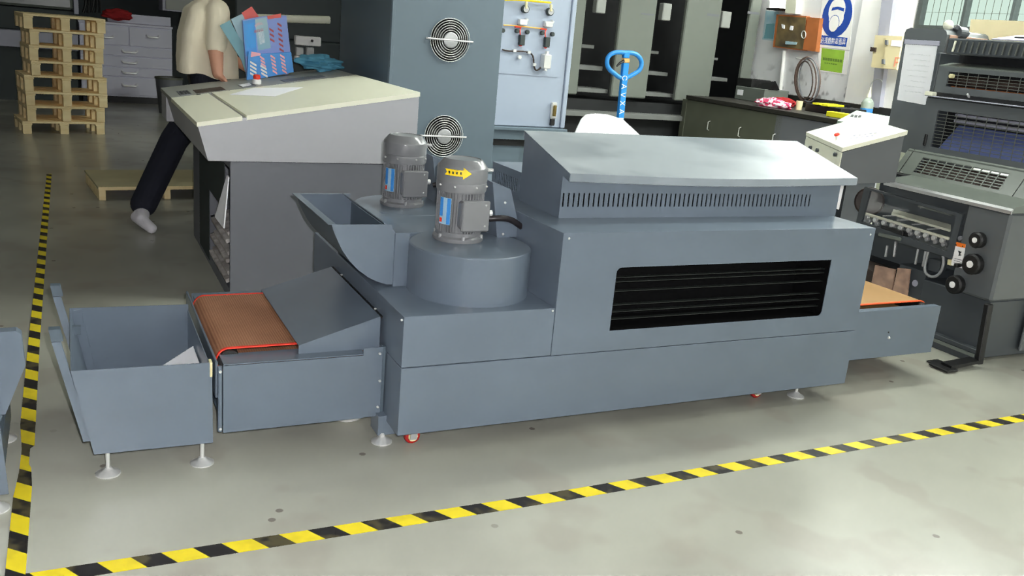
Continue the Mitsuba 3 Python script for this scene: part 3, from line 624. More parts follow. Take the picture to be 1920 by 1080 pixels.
P(t, 'hose', tube(smooth_path([nc(944, 47, .01), nc(962, 48, .014), nc(992, 51, .014), nc(1022, 54, .012)], 14), .0045, 6), 'hose_amber', 40)
P(t, 'hose', tube(smooth_path([nc(945, 0, .03), nc(975, 0, .03), nc(1010, 3, .03), nc(1033, 5, .03)], 14), .007, 6), 'yellow', 40)
for u, v in ((968, 50), (1016, 54)): P(t, 'hose_clip', bx(nc(u, v)[0] - .015, nc(u, v)[0] + .03, NY - .026, NY - .006, nc(u, v)[2] - .006, nc(u, v)[2] + .004, .002), 'red')
P(t, 'pipe', tube(smooth_path([nc(942, 93, .01), nc(965, 96, .012), nc(985, 97, .014), nc(998, 103, .014), nc(1001, 120, .014), nc(1004, 131, .014), nc(1014, 126, .012)], 30), .0055, 6), 'rust', 40)
for u, v in ((963, 95), (990, 98), (1000, 121)): P(t, 'pipe_clamp', bx(nc(u, v)[0] - .012, nc(u, v)[0] + .012, NY - .028, NY - .006, nc(u, v)[2] - .01, nc(u, v)[2] + .01, .002), 'chrome')
c = nc(1020, 114); P(t, 'filter_bowl', cat(bx(c[0] - .03, c[0] + .03, NY - .06, NY - .006, c[2] - .05, c[2] + .045, .006), cyl(c + [0, -.03, .045], c + [0, -.03, .065], .014, 12), cyl(c + [0, -.03, -.065], c + [0, -.03, -.05], .014, 12)), 'chrome', 40)
c = nc(1037, 212); L_ = P(t, 'door_lock', bx(c[0] - .022, c[0] + .022, NY - .02, NY, c[2] - .04, c[2] + .075, .006), 'chrome', 30)
P(L_, 'lock_handle', bx(c[0] - .012, c[0] + .012, NY - .034, NY - .02, c[2] - .02, c[2] + .055, .004), 'brass'); P(L_, 'key_slot', bx(c[0] - .018, c[0] + .014, NY - .02, NY, c[2] - .085, c[2] - .04, .003), 'black')

# ------------------------------------------------------------------ wooden pallets
PL = at(42, 251, z=0); PR = at(192.5, 252.5, z=0); ang = math.atan2(PR[1] - PL[1], PR[0] - PL[0]); wid = np.linalg.norm((PR - PL)[:2])
tops = [227, 198, 171, 140, 112.5, 83, 53, 24]
zz = [0]
for v in tops: zz.append(at(42, v, y=PL[1])[2])
rows = [(42, 199), (50, 199), (48, 204), (45, 203), (58, 194), (54, 196), (55, 197), (43, 200)]
deck_d = .62
mesh_cache = {}
for i in range(8):
    z0_, z1_ = zz[i], zz[i + 1]
    h = z1_ - z0_; a_ = at(rows[i][0], tops[i] + 5, y=PL[1])[0]; b_ = at(rows[i][1], tops[i] + 9, y=PR[1])[0]
    w = (b_ - a_) / math.cos(ang) * .985
    t = thing('wooden_pallet', ['lowest wooden pallet of the tall pallet stack', 'wooden pallet second from the floor in the pallet stack', 'wooden pallet third from the floor in the pallet stack', 'wide wooden pallet fourth from the floor in the pallet stack', 'narrow wooden pallet fifth from the floor in the pallet stack', 'wooden pallet third from the top of the pallet stack', 'wooden pallet just under the topmost one of the stack', 'topmost wooden pallet of the tall pallet stack'][i], 'pallet', 'pallets in the stack')
    W = T().translate([a_, PL[1] + .0, z0_]).rotate([0, 0, 1], math.degrees(ang))
    bt = .022
    for j in range(5):
        P(t, 'deck_board', bx(0, w, j * deck_d / 5 + .005, (j + 1) * deck_d / 5 - .01, h - bt, h - .001, .002), 'wood', world=W)
    for j in range(3): P(t, 'cross_board', bx([0, w / 2 - .045, w - .09][j], [.09, w / 2 + .045, w][j], .006, deck_d - .01, h - 2 * bt + .004, h - bt - .0005, .002), 'wood', world=W)
    for j in range(3):
        for q in range(3):
            x0_ = [.002, w / 2 - .04, w - .082][j]; y0_ = [.004, deck_d / 2 - .04, deck_d - .09][q]
            P(t, 'block', bx(x0_, x0_ + .08, y0_, y0_ + .08, 0.0005, h - 2 * bt + .004, .002), 'wood', world=W)
# low skid behind the person
a_ = at(186, 376, z=0); b_ = at(357, 367, z=0)
t = thing('wooden_skid', 'low wooden skid board lying on the floor behind the walking person', 'pallet')
sk = math.atan2(b_[1] - a_[1], b_[0] - a_[0]) * .35
W = T().translate([a_[0], a_[1], 0]).rotate([0, 0, 1], math.degrees(sk)); zt = .098; ll = .93
for j in range(4): P(t, 'deck_board', bx(-.005, ll, j * .18, j * .18 + .179, zt - .016, zt, .001), 'wood_grey', world=W)
P(t, 'front_edge', bx(-.004, ll, -.012, 0, zt - .024, zt - .0005, .002), 'wood', world=W)
for x0_ in (0, .44, .88): P(t, 'runner', bx(x0_, x0_ + .045, 0.0, .70, .0005, zt - .0165, .002), 'wood', world=W)

# ------------------------------------------------------------------ far left: drawer cabinet, benches
LY = 11.2
def L3(u, v, Y=LY): return at(u, v, y=Y)
x0_, x1_ = L3(150, 100)[0], L3(323, 100)[0]
zt_, zb_ = L3(260, 50)[2], L3(260, 181)[2]
t = thing('drawer_cabinet', 'grey steel cabinet with two doors and four drawers against the far wall', 'cabinet')
P(t, 'body', bx(x0_, x1_, LY + .02, LY + .6, .09, zt_, .004), 'locker_far')
P(t, 'plinth', bx(x0_ + .02, x1_ - .02, LY + .06, LY + .58, 0, .09, 0), 'black')
P(t, 'top_board', bx(x0_ - .01, x1_ + .01, LY - .01, LY + .6, zt_, zt_ + .03, .004), 'locker_far')
P(t, 'backboard', bx(L3(203, 40)[0], x1_ + .01, LY + .25, LY + .28, zt_ + .03, L3(260, 28, LY + .25)[2], .004), 'locker_far')
def handle(par, u, v, w=.16):
    c = L3(u, v); P(par, 'handle', tube([(c[0] - w / 2, LY, c[2] + .02), (c[0] - w / 2 + .02, LY - .035, c[2]), (c[0] + w / 2 - .02, LY - .035, c[2]), (c[0] + w / 2, LY, c[2] + .02)], .016, 8), 'glint', 60)
ys = [L3(260, v)[2] for v in (52, 88, 107, 128, 145.5, 180)]
mid = L3(242, 70)[0]
for a, b, hu in ((x0_, mid, 201), (mid, x1_, 287)):
    d_ = P(t, 'door', bx(a + .006, b - .006, LY, LY + .02, ys[1] + .006, ys[0] - .004, .003), 'locker_far'); handle(d_, hu, 70)
for i, hv in enumerate((98, 118, 137, 161)):
    d_ = P(t, 'drawer', bx(x0_ + .006, x1_ - .006, LY, LY + .02, ys[i + 2] + .006, ys[i + 1] - .006, .003), 'locker_far'); handle(d_, 243, hv, .19)
c = L3(220, 43, LY + .1)
one('red_cloth', trimesh.Trimesh(*(lambda m: (m.vertices * [.19, .1, .08] * (1 + .5 * (meshkit.noise(m.vertices * 2.6, 9)[:, None] - .5)) + [c[0], c[1], zt_ + .135], m.faces))(trimesh.creation.icosphere(subdivisions=3)), process=False), 'cloth_red', 'small dark red cloth bundle on the drawer cabinet', 'cloth')
# grey work table at the far left
t = thing('work_table', 'long pale grey work table along the far left side', 'table')
tx1 = L3(150, 80)[0]
P(t, 'apron', bx(-5.8, x0_ - .02, LY - .4, LY + .5, L3(30, 88, LY - .4)[2], L3(30, 57, LY - .4)[2], .004), 'locker')
P(t, 'under_panel', bx(-5.7, x0_ - .04, LY - .2, LY + .5, .0, L3(30, 88, LY - .4)[2], 0), 'dark_panel')
t = thing('far_press', 'dark machine body with a grey top cover standing behind the pallet stack', 'machine')
P(t, 'body', bx(-5.0, L3(146, 5, LY - .1)[0] - .03, LY - .1, LY + .5, L3(30, 57, LY - .4)[2] + .001, L3(60, 14, LY - .1)[2], .01), 'dark_panel')
P(t, 'cover', bx(-5.0, L3(136, 5, LY - .2)[0], LY - .2, LY + .5, L3(60, 13, LY - .2)[2], L3(60, 13, LY - .2)[2] + .5, .03), 'press_lip')
P(t, 'post', bx(L3(138, 5, LY - .2)[0], L3(147, 5, LY - .2)[0], LY - .2, LY, L3(60, 20, LY - .2)[2], 2.2, .005), 'locker')
t = thing('cable_bundle', 'dark hanging cables behind the pallet stack', 'cables')
for i in range(6):
    u = 158 + i * 5
    P(t, 'cable', tube(smooth_path([L3(u - 4, -30, LY + .1), L3(u + 3, 0, LY + .05), L3(u + (i % 3) * 3 - 2, 24, LY + .05)], 8), .018, 6), 'black', 60)
t = thing('wall_cabinet', 'pale wall cabinet hanging on the far wall behind the person', 'cabinet')
P(t, 'body', bx(L3(305, 0)[0], L3(420, 0)[0], LY + .05, LY + .6, L3(320, 21)[2], 2.3, .005), 'locker'); P(t, 'door', bx(L3(311, 0)[0], L3(365, 0)[0], LY + .03, LY + .05, L3(320, 21)[2] + .02, 2.28, .004), 'console_grey2')
c = L3(312, 170, 9.2)
t = thing('waste_bin', 'grey green bin on the floor beside the console', 'bin')
P(t, 'body', lathe([(.13, 0), (.17, .45), (.16, .45), (.12, .02), (0, .02)], (at(318, 212, z=0)[0], at(318, 212, z=0)[1], 0), n=24), 'console_dark', 40); P(t, 'rim', lathe([(.165, .44), (.178, .44), (.178, .465), (.16, .465)], (at(318, 212, z=0)[0], at(318, 212, z=0)[1], 0), n=24), 'green_bench', 40)
# dark machine between the console and the tall cabinet
MY = 4.5
def M3(u, v): return at(u, v, y=MY)
t = thing('folding_machine', 'dark green-grey machine side with a pale pipe and two white switch boxes behind the console', 'machine')
mz = at(600, 32, y=MY)[2]
P(t, 'body', bx(M3(446, 20)[0], M3(660, 20)[0], MY, MY + 1.2, .0, M3(600, 120)[2] + .16, .01), 'dark_panel')
P(t, 'body_upper', bx(M3(446, 20)[0], M3(700, 20)[0], MY + .1, MY + 1.2, M3(600, 120)[2] + .16, 2.2, .01), 'dark_panel')
P(t, 'pipe', cyl(M3(470, 33) - [0, .07, 0], M3(614, 37) - [0, .07, 0], .028, 18, .004), 'console_cream', 40)
P(t, 'pipe_bracket', cat(bx(M3(500, 35)[0], M3(506, 35)[0], MY - .05, MY + .1, M3(500, 35)[2] - .02, M3(500, 35)[2] + .02, 0), bx(M3(600, 35)[0], M3(606, 35)[0], MY - .05, MY + .1, M3(600, 37)[2] - .02, M3(600, 37)[2] + .02, 0)), 'console_dark')
for (u0, v0, u1, v1) in ((552, 66, 599, 87), (551, 104, 597, 117)):
    a, b = M3(u0, v0), M3(u1, v1); s_ = P(t, 'switch_box', bx(a[0], b[0], MY - .05, MY + .02, b[2], a[2], .006), 'white')
    P(s_, 'button', cyl(M3(582, v0 + 10) - [0, .05, 0], M3(582, v0 + 10) - [0, .056, 0], .01, 12), 'black')
for u in (560, 580): 
    a = M3(u, 96); P(t, 'connector', bx(a[0] - .028, a[0] + .028, MY - .04, MY + .01, a[2] - .03, a[2] + .03, .004), 'chrome')
# ------------------------------------------------------------------ multi-unit press at the back
RY = 6.15
def R3(u, v, Y=RY): return at(u, v, y=Y)
t = thing('unit_press', 'row of tall grey press panels with dark stepped gaps along the back', 'machine')
bot = R3(1175, 183)[2]
for (u0, u1, v) in ((1040, 1082, 178), (1145, 1211, 183), (1265, 1329, 190), (1381, 1437, 197)):
    a, b = R3(u0, v)[0], R3(u1, v)[0]
    b = min(b, 6.44)
    q = P(t, 'unit_panel', bx(a, b, RY, RY + .06, bot, 2.5, .012), 'row_panel', label='tall pale grey unit panel')
    if u0 > 1100: P(q, 'nameplate', bx(b - .2, b - .03, RY - .002, RY, R3(u1, 28)[2] - (u0 > 1200) * .01, R3(u1, 25)[2], 0), 'console_dark')
rx0, rx1 = R3(1040, 180)[0], 6.44
P(t, 'dark_back', bx(rx0, rx1, RY + .8, RY + .95, 0, 2.5, 0), 'row_dark')
P(t, 'dark_side', bx(6.42, 6.44, RY + .061, RY + .8, bot - .04, 2.5, 0), 'row_dark')
P(t, 'lower_body', bx(rx0, rx1, RY + .10, RY + .8, 0, bot - .05, 0), 'row_dark')
P(t, 'platform', bx(rx0, rx1 - .3, RY - .1, RY + .45, R3(1180, 221)[2], R3(1180, 212)[2], .004), 'tread', label='grey footboard along the press')
for g, rowsg in enumerate((((1083, 1115, 82, 89), (1083, 1131, 121, 130), (1083, 1141, 164, 172)), ((1211, 1236, 94, 100), (1211, 1253, 133, 140), (1211, 1264, 173, 180)), ((1329, 1347, 107, 112), (1329, 1365, 144, 151)))):
    for i, (u0, u1, v0, v1) in enumerate(rowsg):
        yy = RY + .34 - .12 * i + (.0 if len(rowsg) == 3 else -.05)
        P(t, 'step', bx(R3(u0, v0, yy)[0], R3(u1, v0, yy)[0], yy, yy + .3, R3(u0, v1, yy)[2], R3(u0, v0, yy)[2], .004), 'tread')
for (u0, u1, v1) in ((1122, 1140, 24), (1246, 1262, 38), (1357, 1374, 52)):
    P(t, 'paper_roll', bx(R3(u0, v1)[0], R3(u1, v1)[0], RY + .05, RY + .14, R3(u0, v1)[2], R3(u0, v1)[2] + .185, .008), 'hang_box', label='pale box hanging in the gap')

# ------------------------------------------------------------------ workbench along the right wall
BX, BZ, BY0, BY1 = 5.42, .90, 3.35, 6.0
RB = 6.435
t = thing('workbench', 'long dark workbench with cabinets below along the stained white wall', 'workbench')
P(t, 'bench_top', bx(BX, RB, BY0, BY1, BZ - .04, BZ, .004), 'bench_top')
P(t, 'splash_board', bx(RB - .05, RB - .001, BY0, BY1, BZ, 1.01, .003), 'bench_top')
P(t, 'carcass', bx(BX + .05, RB - .02, BY0, BY1, .08, BZ - .042, 0), 'green_bench')
P(t, 'kick_board', bx(BX + .1, RB - .02, BY0, BY1, .0, .08, 0), 'black')
for i in range(5):
    y0 = BY0 + i * (BY1 - BY0) / 5
    d_ = P(t, 'door', bx(BX + .03, BX + .05, y0 + .006, y0 + .624, .1, BZ - .05, .003), 'green_bench' if i > 1 else 'console_dark')
    P(d_, 'handle', tube([(BX + .03, y0 + .07, .66), (BX + .005, y0 + .07, .65), (BX + .005, y0 + .07, .57), (BX + .03, y0 + .07, .56)], .006, 6), 'chrome', 60)
P(t, 'end_panel', bx(BX + .02, RB - .02, BY1, BY1 + .02, 0, BZ - .04, 0), 'green_bench')
def B3(u, X, z=BZ):
    """The point of the bench top at depth X in the photograph's column u."""
    lo, hi = 0., 400.
    for _ in range(50):
        mid = (lo + hi) / 2; lo, hi = (mid, hi) if at(u, mid, x=X)[2] > z else (lo, mid)
    return at(u, lo, x=X)
# things on the bench
def lump(c, s, m, key, label, cat_, f=2.8, seed=1, amp=.5):
    g = trimesh.creation.icosphere(subdivisions=3); v = g.vertices * s * (1 + amp * (meshkit.noise(g.vertices * f, seed)[:, None] - .5)); v[:, 2] = np.maximum(v[:, 2], -.55 * s[2])
    return one(key, trimesh.Trimesh(v + np.asarray(c) + [0, 0, .56 * s[2]], g.faces, process=False), m, label, cat_, smooth=True)
c = B3(1447, 5.62); lump(c, np.array([.10, .24, .06]), 'checker', 'checked_cloth', 'crumpled red and white checked cloth on the dark workbench', 'cloth')
c = B3(1468, 6.05); lump(c, np.array([.1, .16, .06]), 'cloth_red', 'red_cloth_bundle', 'dark red cloth behind the checked cloth on the workbench', 'cloth', seed=5)
c = B3(1497, 5.85); one('white_cup', lathe([(0, 0), (.03, 0), (.036, .09), (.033, .09), (.027, .004), (0, .004)], c, n=20), 'beige', 'small pale cup on the workbench right of the checked cloth', 'cup', smooth=40)
c = B3(1404, 6.0)
t = thing('tool_box', 'dark open box with a grey drawer at the far end of the workbench', 'box')
P(t, 'box', bx(c[0], c[0] + .35, c[1] - .24, c[1] + .26, BZ + .0005, BZ + .15, .006), 'press_lip'); P(t, 'dark_holder', bx(c[0] + .02, c[0] + .3, c[1] + .02, c[1] + .28, BZ + .151, BZ + .24, .006), 'black'); P(t, 'front_tag', bx(c[0] - .003, c[0], c[1] + .12, c[1] + .22, BZ + .05, BZ + .11, 0), 'paper')
P(t, 'black_bracket', hull([(c[0] + .05, c[1] - .25, BZ + .152), (c[0] + .2, c[1] - .25, BZ + .152), (c[0] + .05, c[1] + .0, BZ + .152), (c[0] + .2, c[1], BZ + .152), (c[0] + .1, c[1] - .27, BZ + .25), (c[0] + .1, c[1] - .05, BZ + .21)]), 'black')
c = B3(1545, 5.9); one('black_tray', bx(c[0] - .02, c[0] + .40, c[1] - .24, c[1] + .26, BZ + .0005, BZ + .075, .006), 'black', 'low black tray box under the yellow tools on the workbench', 'tray')
def brush(p0, p1, wd, label):
    p0, p1 = np.asarray(p0), np.asarray(p1); d = (p1 - p0); d[2] = 0; L = np.linalg.norm(d); d /= L; s = np.array([-d[1], d[0], 0])
    k = thing('ink_knife', label, 'tool')
    P(k, 'blade', hull([p0 + s * wd * a + np.array([0, 0, h]) for a in (-.5, .5) for h in (0, .018)] + [p0 + d * L * .7 + s * wd * .5 * a + np.array([0, 0, h]) for a in (-.5, .5) for h in (0, .018)]), 'tool_yellow')
    P(k, 'handle', hull([p0 + d * L * .7 + s * wd * .3 * a + np.array([0, 0, h]) for a in (-.5, .5) for h in (0, .022)] + [p1 + s * wd * .3 * a + np.array([0, 0, h]) for a in (-.5, .5) for h in (0.0, .022)]), 'black')
z_ = BZ + .0765
brush(B3(1530, 5.86, z_), B3(1584, 6.3, z_ + .0), .09, 'yellow-bladed tool with a black handle, leftmost on the black tray')
brush(B3(1546, 5.84, z_), B3(1594, 6.25, z_), .07, 'yellow-bladed tool with a black handle lying beside the leftmost one')
c = B3(1577, 5.64); one('yellow_box', bx(c[0] - .05, c[0] + .05, c[1] - .15, c[1] + .15, BZ + .0005, BZ + .05, .004), 'tool_yellow', 'flat bright yellow box at the near end of the workbench', 'box')
c = B3(1622, 6.26); t = thing('squeeze_bottle', 'clear squeeze bottle with a bent spout on the workbench by the conduit', 'bottle')
P(t, 'bottle_body', lathe([(0, 0), (.055, 0), (.06, .01), (.06, .14), (.045, .17), (.02, .19), (.02, .2), (0, .2)], c, n=24), 'bottle_liquid', 40); P(t, 'label_band', lathe([(.0605, .03), (.0612, .03), (.0612, .09), (.0605, .09)], c, n=24), 'label_blue', 40)
P(t, 'nozzle', lathe([(.022, .195), (.022, .22), (.01, .25), (.006, .3), (0, .3)], c, n=16), 'console_cream', 40); P(t, 'spout', tube(smooth_path([c + [0, 0, .29], c + [0, -.02, .36], c + [0, -.09, .38], c + [0, -.13, .36]], 12), .005, 6), 'steel', 60)
# things on the right wall
WX = RX1
def WP(px, t_=.004, X=None): return xp(px, (WX if X is None else X) - t_, t_)
t = thing('safety_sign', 'white safety sign with a blue disc showing a head in a gas mask', 'sign')
P(t, 'board', WP([(1543, -14), (1603, -10), (1592, 94), (1532, 87)], .006), 'white')
def sgn(d): return WX - .006 - d
cx_ = at(1570, 29, x=WX); ex = .212; ez = .225
def ell(c, a, b, n=40): return Polygon([(c[0] + a * math.cos(q), c[1] + b * math.sin(q)) for q in np.linspace(0, 2 * np.pi, n)[:-1]])
cc = (cx_[1], cx_[2])
ring = ell(cc, ex, ez)
P(t, 'blue_disc', prism('x', ring, sgn(.002), WX - .006), 'sign_blue')
face = unary_union([ell((cc[0] + .01, cc[1] + .05), .118, .13), ell((cc[0] + .0, cc[1] - .03), .105, .10)])
P(t, 'head_symbol', prism('x', face, sgn(.003), sgn(.002)), 'white')
P(t, 'mask_symbol', cat(prism('x', ell((cc[0] + .02, cc[1] - .085), .075, .09).difference(ell((cc[0] + .02, cc[1] - .085), .070, .085)), sgn(.004), sgn(.003)),
    prism('x', Polygon([(cc[0] + .09, cc[1] + .045), (cc[0] + .08, cc[1] + .08), (cc[0] - .0, cc[1] + .09), (cc[0] - .09, cc[1] + .075), (cc[0] - .09, cc[1] + .04), (cc[0] - .0, cc[1] + .062)]), sgn(.004), sgn(.003))), 'sign_blue')
P(t, 'mask_cup', prism('x', ell((cc[0] + .02, cc[1] - .085), .070, .085), sgn(.0036), sgn(.003)), 'white')
pb = [(1541, 66), (1589, 71), (1586, 88), (1538, 83)]
P(t, 'text_band', xp(pb, sgn(.002), .002), 'sign_blue')
GL = {'必': "000000 000000 000000 00c000 00e010 007830 001c30 000c60 0080e0 0180c0 198180 1983b0 198730 198e18 318c1c 31b80c 31f00c 61e006 61c006 038060 0f8060 3d8060 718060 20ffc0", '须': "000000 000000 000000 037ffc 067ffc 0e0300 1c0300 380300 303ff8 003ff8 03b018 033118 063198 1c3198 383198 303198 003198 01b198 03b198 033308 060340 1c0670 380c38 70380e", '戴': "000000 000000 010000 018360 1ff970 3ff918 018118 7ffffc 7ffffc 000180 3ff980 318998 318998 3ff998 318998 3ff998 0660b0 0660f0 3ffce0 0660e0 7ffce0 0440e6 0c61e6 187336", '防': "000000 000000 000000 3f8180 3f8180 318180 318180 337ffe 337ffe 330600 360400 360400 330ff8 310ff8 318c18 318c18 318c18 318c18 379818 371818 303818 303018 306018 30e018", '毒': "000000 000000 001000 001800 001800 1ffffc 001800 001800 0ffff0 001800 001800 3ffffc 000000 000000 07fff0 061030 061820 0e1870 7ffffe 0c3060 0c1860 0ffff8 0000e0 0000e0", '面': "000000 000000 000000 000000 7ffffe 7ffffe 003800 003000 003000 3ffffc 3ffffc 30830c 30830c 30ff0c 30ff0c 30830c 30830c 30830c 30ff0c 30ff0c 30830c 30830c 3ffffc 3ffffc", '具': "000000 000000 000000 07ffe0 07ffe0 060060 060060 060060 07ffe0 060060 060060 07ffe0 060060 060060 060060 07ffe0 060060 060060 7ffffe 7ffffe 010180 0381e0 0f00f0 3c003c"}
pL, pR_ = at(1540, 75, x=WX), at(1587, 79, x=WX); gw = (pL[1] - pR_[1]) / 7.0
for i, ch in enumerate("必须戴防毒面具"):
    bits = [int(q, 16) for q in GL[ch].split()]; yc = pL[1] - (i + .5) * gw; zc = (pL[2] + pR_[2]) / 2; s_ = gw / 25; sv = s_ * 1.45
    cells = unary_union([sbox(yc - (k - 11.5) * s_ - s_ * .55, zc + (13 - r) * sv - sv * .55, yc - (k - 11.5) * s_ + s_ * .55, zc + (13 - r) * sv + sv * .55) for r in range(24) for k in range(24) if bits[r] >> (23 - k) & 1])
    P(t, 'character', prism('x', cells.simplify(.0003), sgn(.003), sgn(.002)), 'white')
t = thing('green_notice', 'yellow-green notice sheet below the blue mask sign', 'notice')
P(t, 'backing', WP([(1532, 88), (1592, 96), (1587, 140), (1537, 134)], .003), 'white'); P(t, 'sheet', WP([(1541, 90), (1584, 95), (1578, 137), (1538, 131)], .005), 'sign_green')
P(t, 'lettering', cat([WP([(1543 + j * 4.6, 107.5 + j * .6 + i * 0), (1546.5 + j * 4.6, 108 + j * .6), (1546 + j * 4.6, 113 + j * .6), (1542.5 + j * 4.6, 112.5 + j * .6)], .0056) for j in range(8) for i in (0,)] + [WP([(1546 + j * 4, 117 + j * .5), (1548.5 + j * 4, 117.3 + j * .5), (1548.3 + j * 4, 119.3 + j * .5), (1545.8 + j * 4, 119 + j * .5)], .0056) for j in range(6)]), 'green_ink')
t = thing('wall_cupboard', 'small open wooden cupboard with an orange door on the stained wall', 'cabinet')
P(t, 'box', WP([(1456, 27), (1512, 30), (1507, 95), (1449, 88)], .055), 'cabinet_orange'); P(t, 'open_inside', xp([(1460, 30), (1511, 33), (1506, 93), (1453, 86)], WX - .060, .005), 'open_inside', label='cluttered open inside')
P(t, 'door', WP([(1514, 32), (1537, 34), (1529, 97), (1505, 93)], .062), 'cabinet_orange'); P(t, 'contents', WP([(1473, 77), (1494, 79), (1492, 84), (1472, 83)], .07), 'poster')
P(t, 'contents', WP([(1482, 48), (1487, 49), (1485, 57), (1480, 56)], .07), 'paper'); P(t, 'contents', WP([(1465, 45), (1471, 47), (1470, 54), (1466, 53)], .07), 'paper')
P(t, 'lock_ring', tube([at(1507 + 4 * math.cos(a), 65 + 7 * math.sin(a), x=WX - .07) for a in np.linspace(0, 6.28, 14)[:-1]], .006, 6, True), 'chrome', 60)
t = thing('wall_poster', 'pale blue poster on the wall left of the open cupboard', 'poster')
P(t, 'sheet', WP([(1436, 20), (1460, 22), (1454, 77), (1429, 74)], .003), 'poster'); P(t, 'print_patch', WP([(1437, 45), (1452, 44), (1450, 73), (1432, 72)], .004), 'bag_teal')
one('junction_box', WP([(1474, -8), (1493, -6), (1491, 26), (1472, 24)], .09), 'console_cream', 'pale box on the wall above the open cupboard', 'box')
t = thing('light_box', 'glowing white light box with a dark tray at the top of the wall', 'lamp')
d_ = mikit.ply(WP([(1443, -10), (1466, -9), (1461, 15), (1443, 15)], .1), 'mat_white'); d_['emitter'] = {'type': 'area', 'radiance': {'type': 'rgb', 'value': [2.4, 2.5, 2.2]}}
P(t, 'lit_front', d_, None); P(t, 'dark_tray', WP([(1437, 15), (1461, 15), (1457, 19), (1437, 18)], .14), 'black')
t = thing('hose_coil', 'coiled brown cable hanging on the wall above the workbench', 'cable coil')
for i, (du, r_, m_) in enumerate(((0, 1.0, 'coil'), (-3, .93, 'coil'), (3, .96, 'console_dark'), (-5, .82, 'rust'))):
    P(t, 'cable', tube([at(1514 + du + 24 * r_ * math.cos(a) * (1, .86, .8, .74)[i], 150 + 43 * r_ * math.sin(a), x=6.36 - .012 * i) for a in np.linspace(0, 2 * np.pi, 40)[:-1]], .0075, 6, True), m_, 60)
P(t, 'wall_hook', cyl(at(1518, 113, x=WX), at(1518, 111, x=WX) - [.20, 0, 0], .008, 8), 'steel', 40)
one('wall_conduit', cat(cyl(at(1471, 95, x=WX - .02), at(1462, 178, x=WX - .02), .022, 12)), 'white', 'white conduit pipe running down the stained wall behind the workbench', 'pipe', smooth=40)
t = thing('cable_trunking', 'grey steel trunking running down the bright pillar to the workbench', 'pipe')
P(t, 'trunk', xp([(1654, -10), (1676, -10), (1648, 203), (1632, 200)], 6.385, .054), 'locker')
t = thing('fuse_box', 'beige metal fuse box with a dark latch on the pillar', 'electrical box')
P(t, 'box', xp([(1641, 66), (1692, 68), (1680, 131), (1633, 126)], 6.24, .14), 'beige'); P(t, 'door', xp([(1662, 67), (1692, 69), (1681, 130), (1656, 128)], 6.215, .024), 'beige')
for u, v in ((1661, 79), (1655, 115)): P(t, 'hinge', xp([(u - 2, v - 4), (u + 2, v - 4), (u + 2, v + 5), (u - 2, v + 5)], 6.195, .02), 'console_dark')
P(t, 'latch', xp([(1632, 88), (1641, 89), (1640, 97), (1631, 96)], 6.22, .02), 'rust'); P(t, 'paper_tag', xp([(1672, 75), (1691, 76), (1690, 88), (1670, 86)], 6.21, .004), 'paper')
tm = meshkit.text_mesh('F', .09, .003); v_ = np.array(tm.vertices); o_ = at(1674, 125, x=6.212); tm.vertices = np.c_[np.full(len(v_), o_[0]) - v_[:, 2], o_[1] - v_[:, 0], o_[2] + v_[:, 1]]; P(t, 'lettering', tm, 'faint_red')
t = thing('pale_machine_cover', 'pale green sloped cover plate with dark lettering at the near end of the workbench', 'cover')
PCV = [at(1606, 207, z=1.05), at(1672, 219, z=1.05), at(1664, 246, z=.975), at(1570, 226, z=.975)]
P(t, 'cover', slab(PCV, (0, 0, -.03)), 'poster2')
pcm = sum(PCV) / 4; pcb = [pcm + (q - pcm) * .92 - [0, 0, .032] for q in PCV]
P(t, 'body', hull(pcb + [q * [1, 1, 0] for q in pcb]), 'console_dark')
pn = np.cross(PCV[1] - PCV[0], PCV[3] - PCV[0])
def on_pc(u, v):
    d = RM.T @ np.array([(u - 960) / FPX, (v - 540) / FPX, 1.0]); return CAM + d * (((PCV[0] - CAM) @ pn) / (d @ pn))
for u, v in ((1596, 215), (1603, 216), (1610, 216.5)): P(t, 'lettering', slab([on_pc(u, v), on_pc(u + 5, v + .6), on_pc(u + 3.5, v + 4.5), on_pc(u - 1.5, v + 4)], (0, 0, .003)), 'ink')

# ------------------------------------------------------------------ white plastic chair behind the hood
t = thing('plastic_chair', 'white plastic chair whose rounded back shows behind the dryer hood', 'chair')
QY = 2.25
bp = [(1066, 262), (1080, 242), (1094, 224), (1106, 216.5), (1128, 215), (1152, 217.5), (1174, 225), (1188, 241), (1206, 264)]
bw = [(p[0], p[2]) for p in (at(u, v, y=QY) for u, v in bp)]
x_l, x_r = bw[0][0] - .01, bw[-1][0] + .01
poly = Polygon([(x_l + .03, .44)] + [(x_l, .62)] + bw + [(x_r, .62), (x_r - .03, .44)]).buffer(0).simplify(.002).segmentize(.05)
m_ = prism('y', poly, QY, QY + .012).subdivide_to_size(.06); v_ = np.array(m_.vertices); xc_ = (x_l + x_r) / 2
v_[:, 1] += -1.1 * (v_[:, 0] - xc_) ** 2 + .05 + .18 * (v_[:, 2] - .9); m_.vertices = v_
P(t, 'backrest', m_, 'plastic_white', 50)
P(t, 'seat', bx(x_l + .04, x_r - .04, QY - .42, QY + .02, .42, .44, .008), 'plastic_white')
for sx in (x_l + .05, x_r - .09):
    for sy in (QY - .40, QY - .01): P(t, 'leg', hull([(sx + a, sy + b, z) for z, e in ((0, .0), (.42, .0)) for a in (0, .04) for b in (0, .04)]), 'plastic_white')

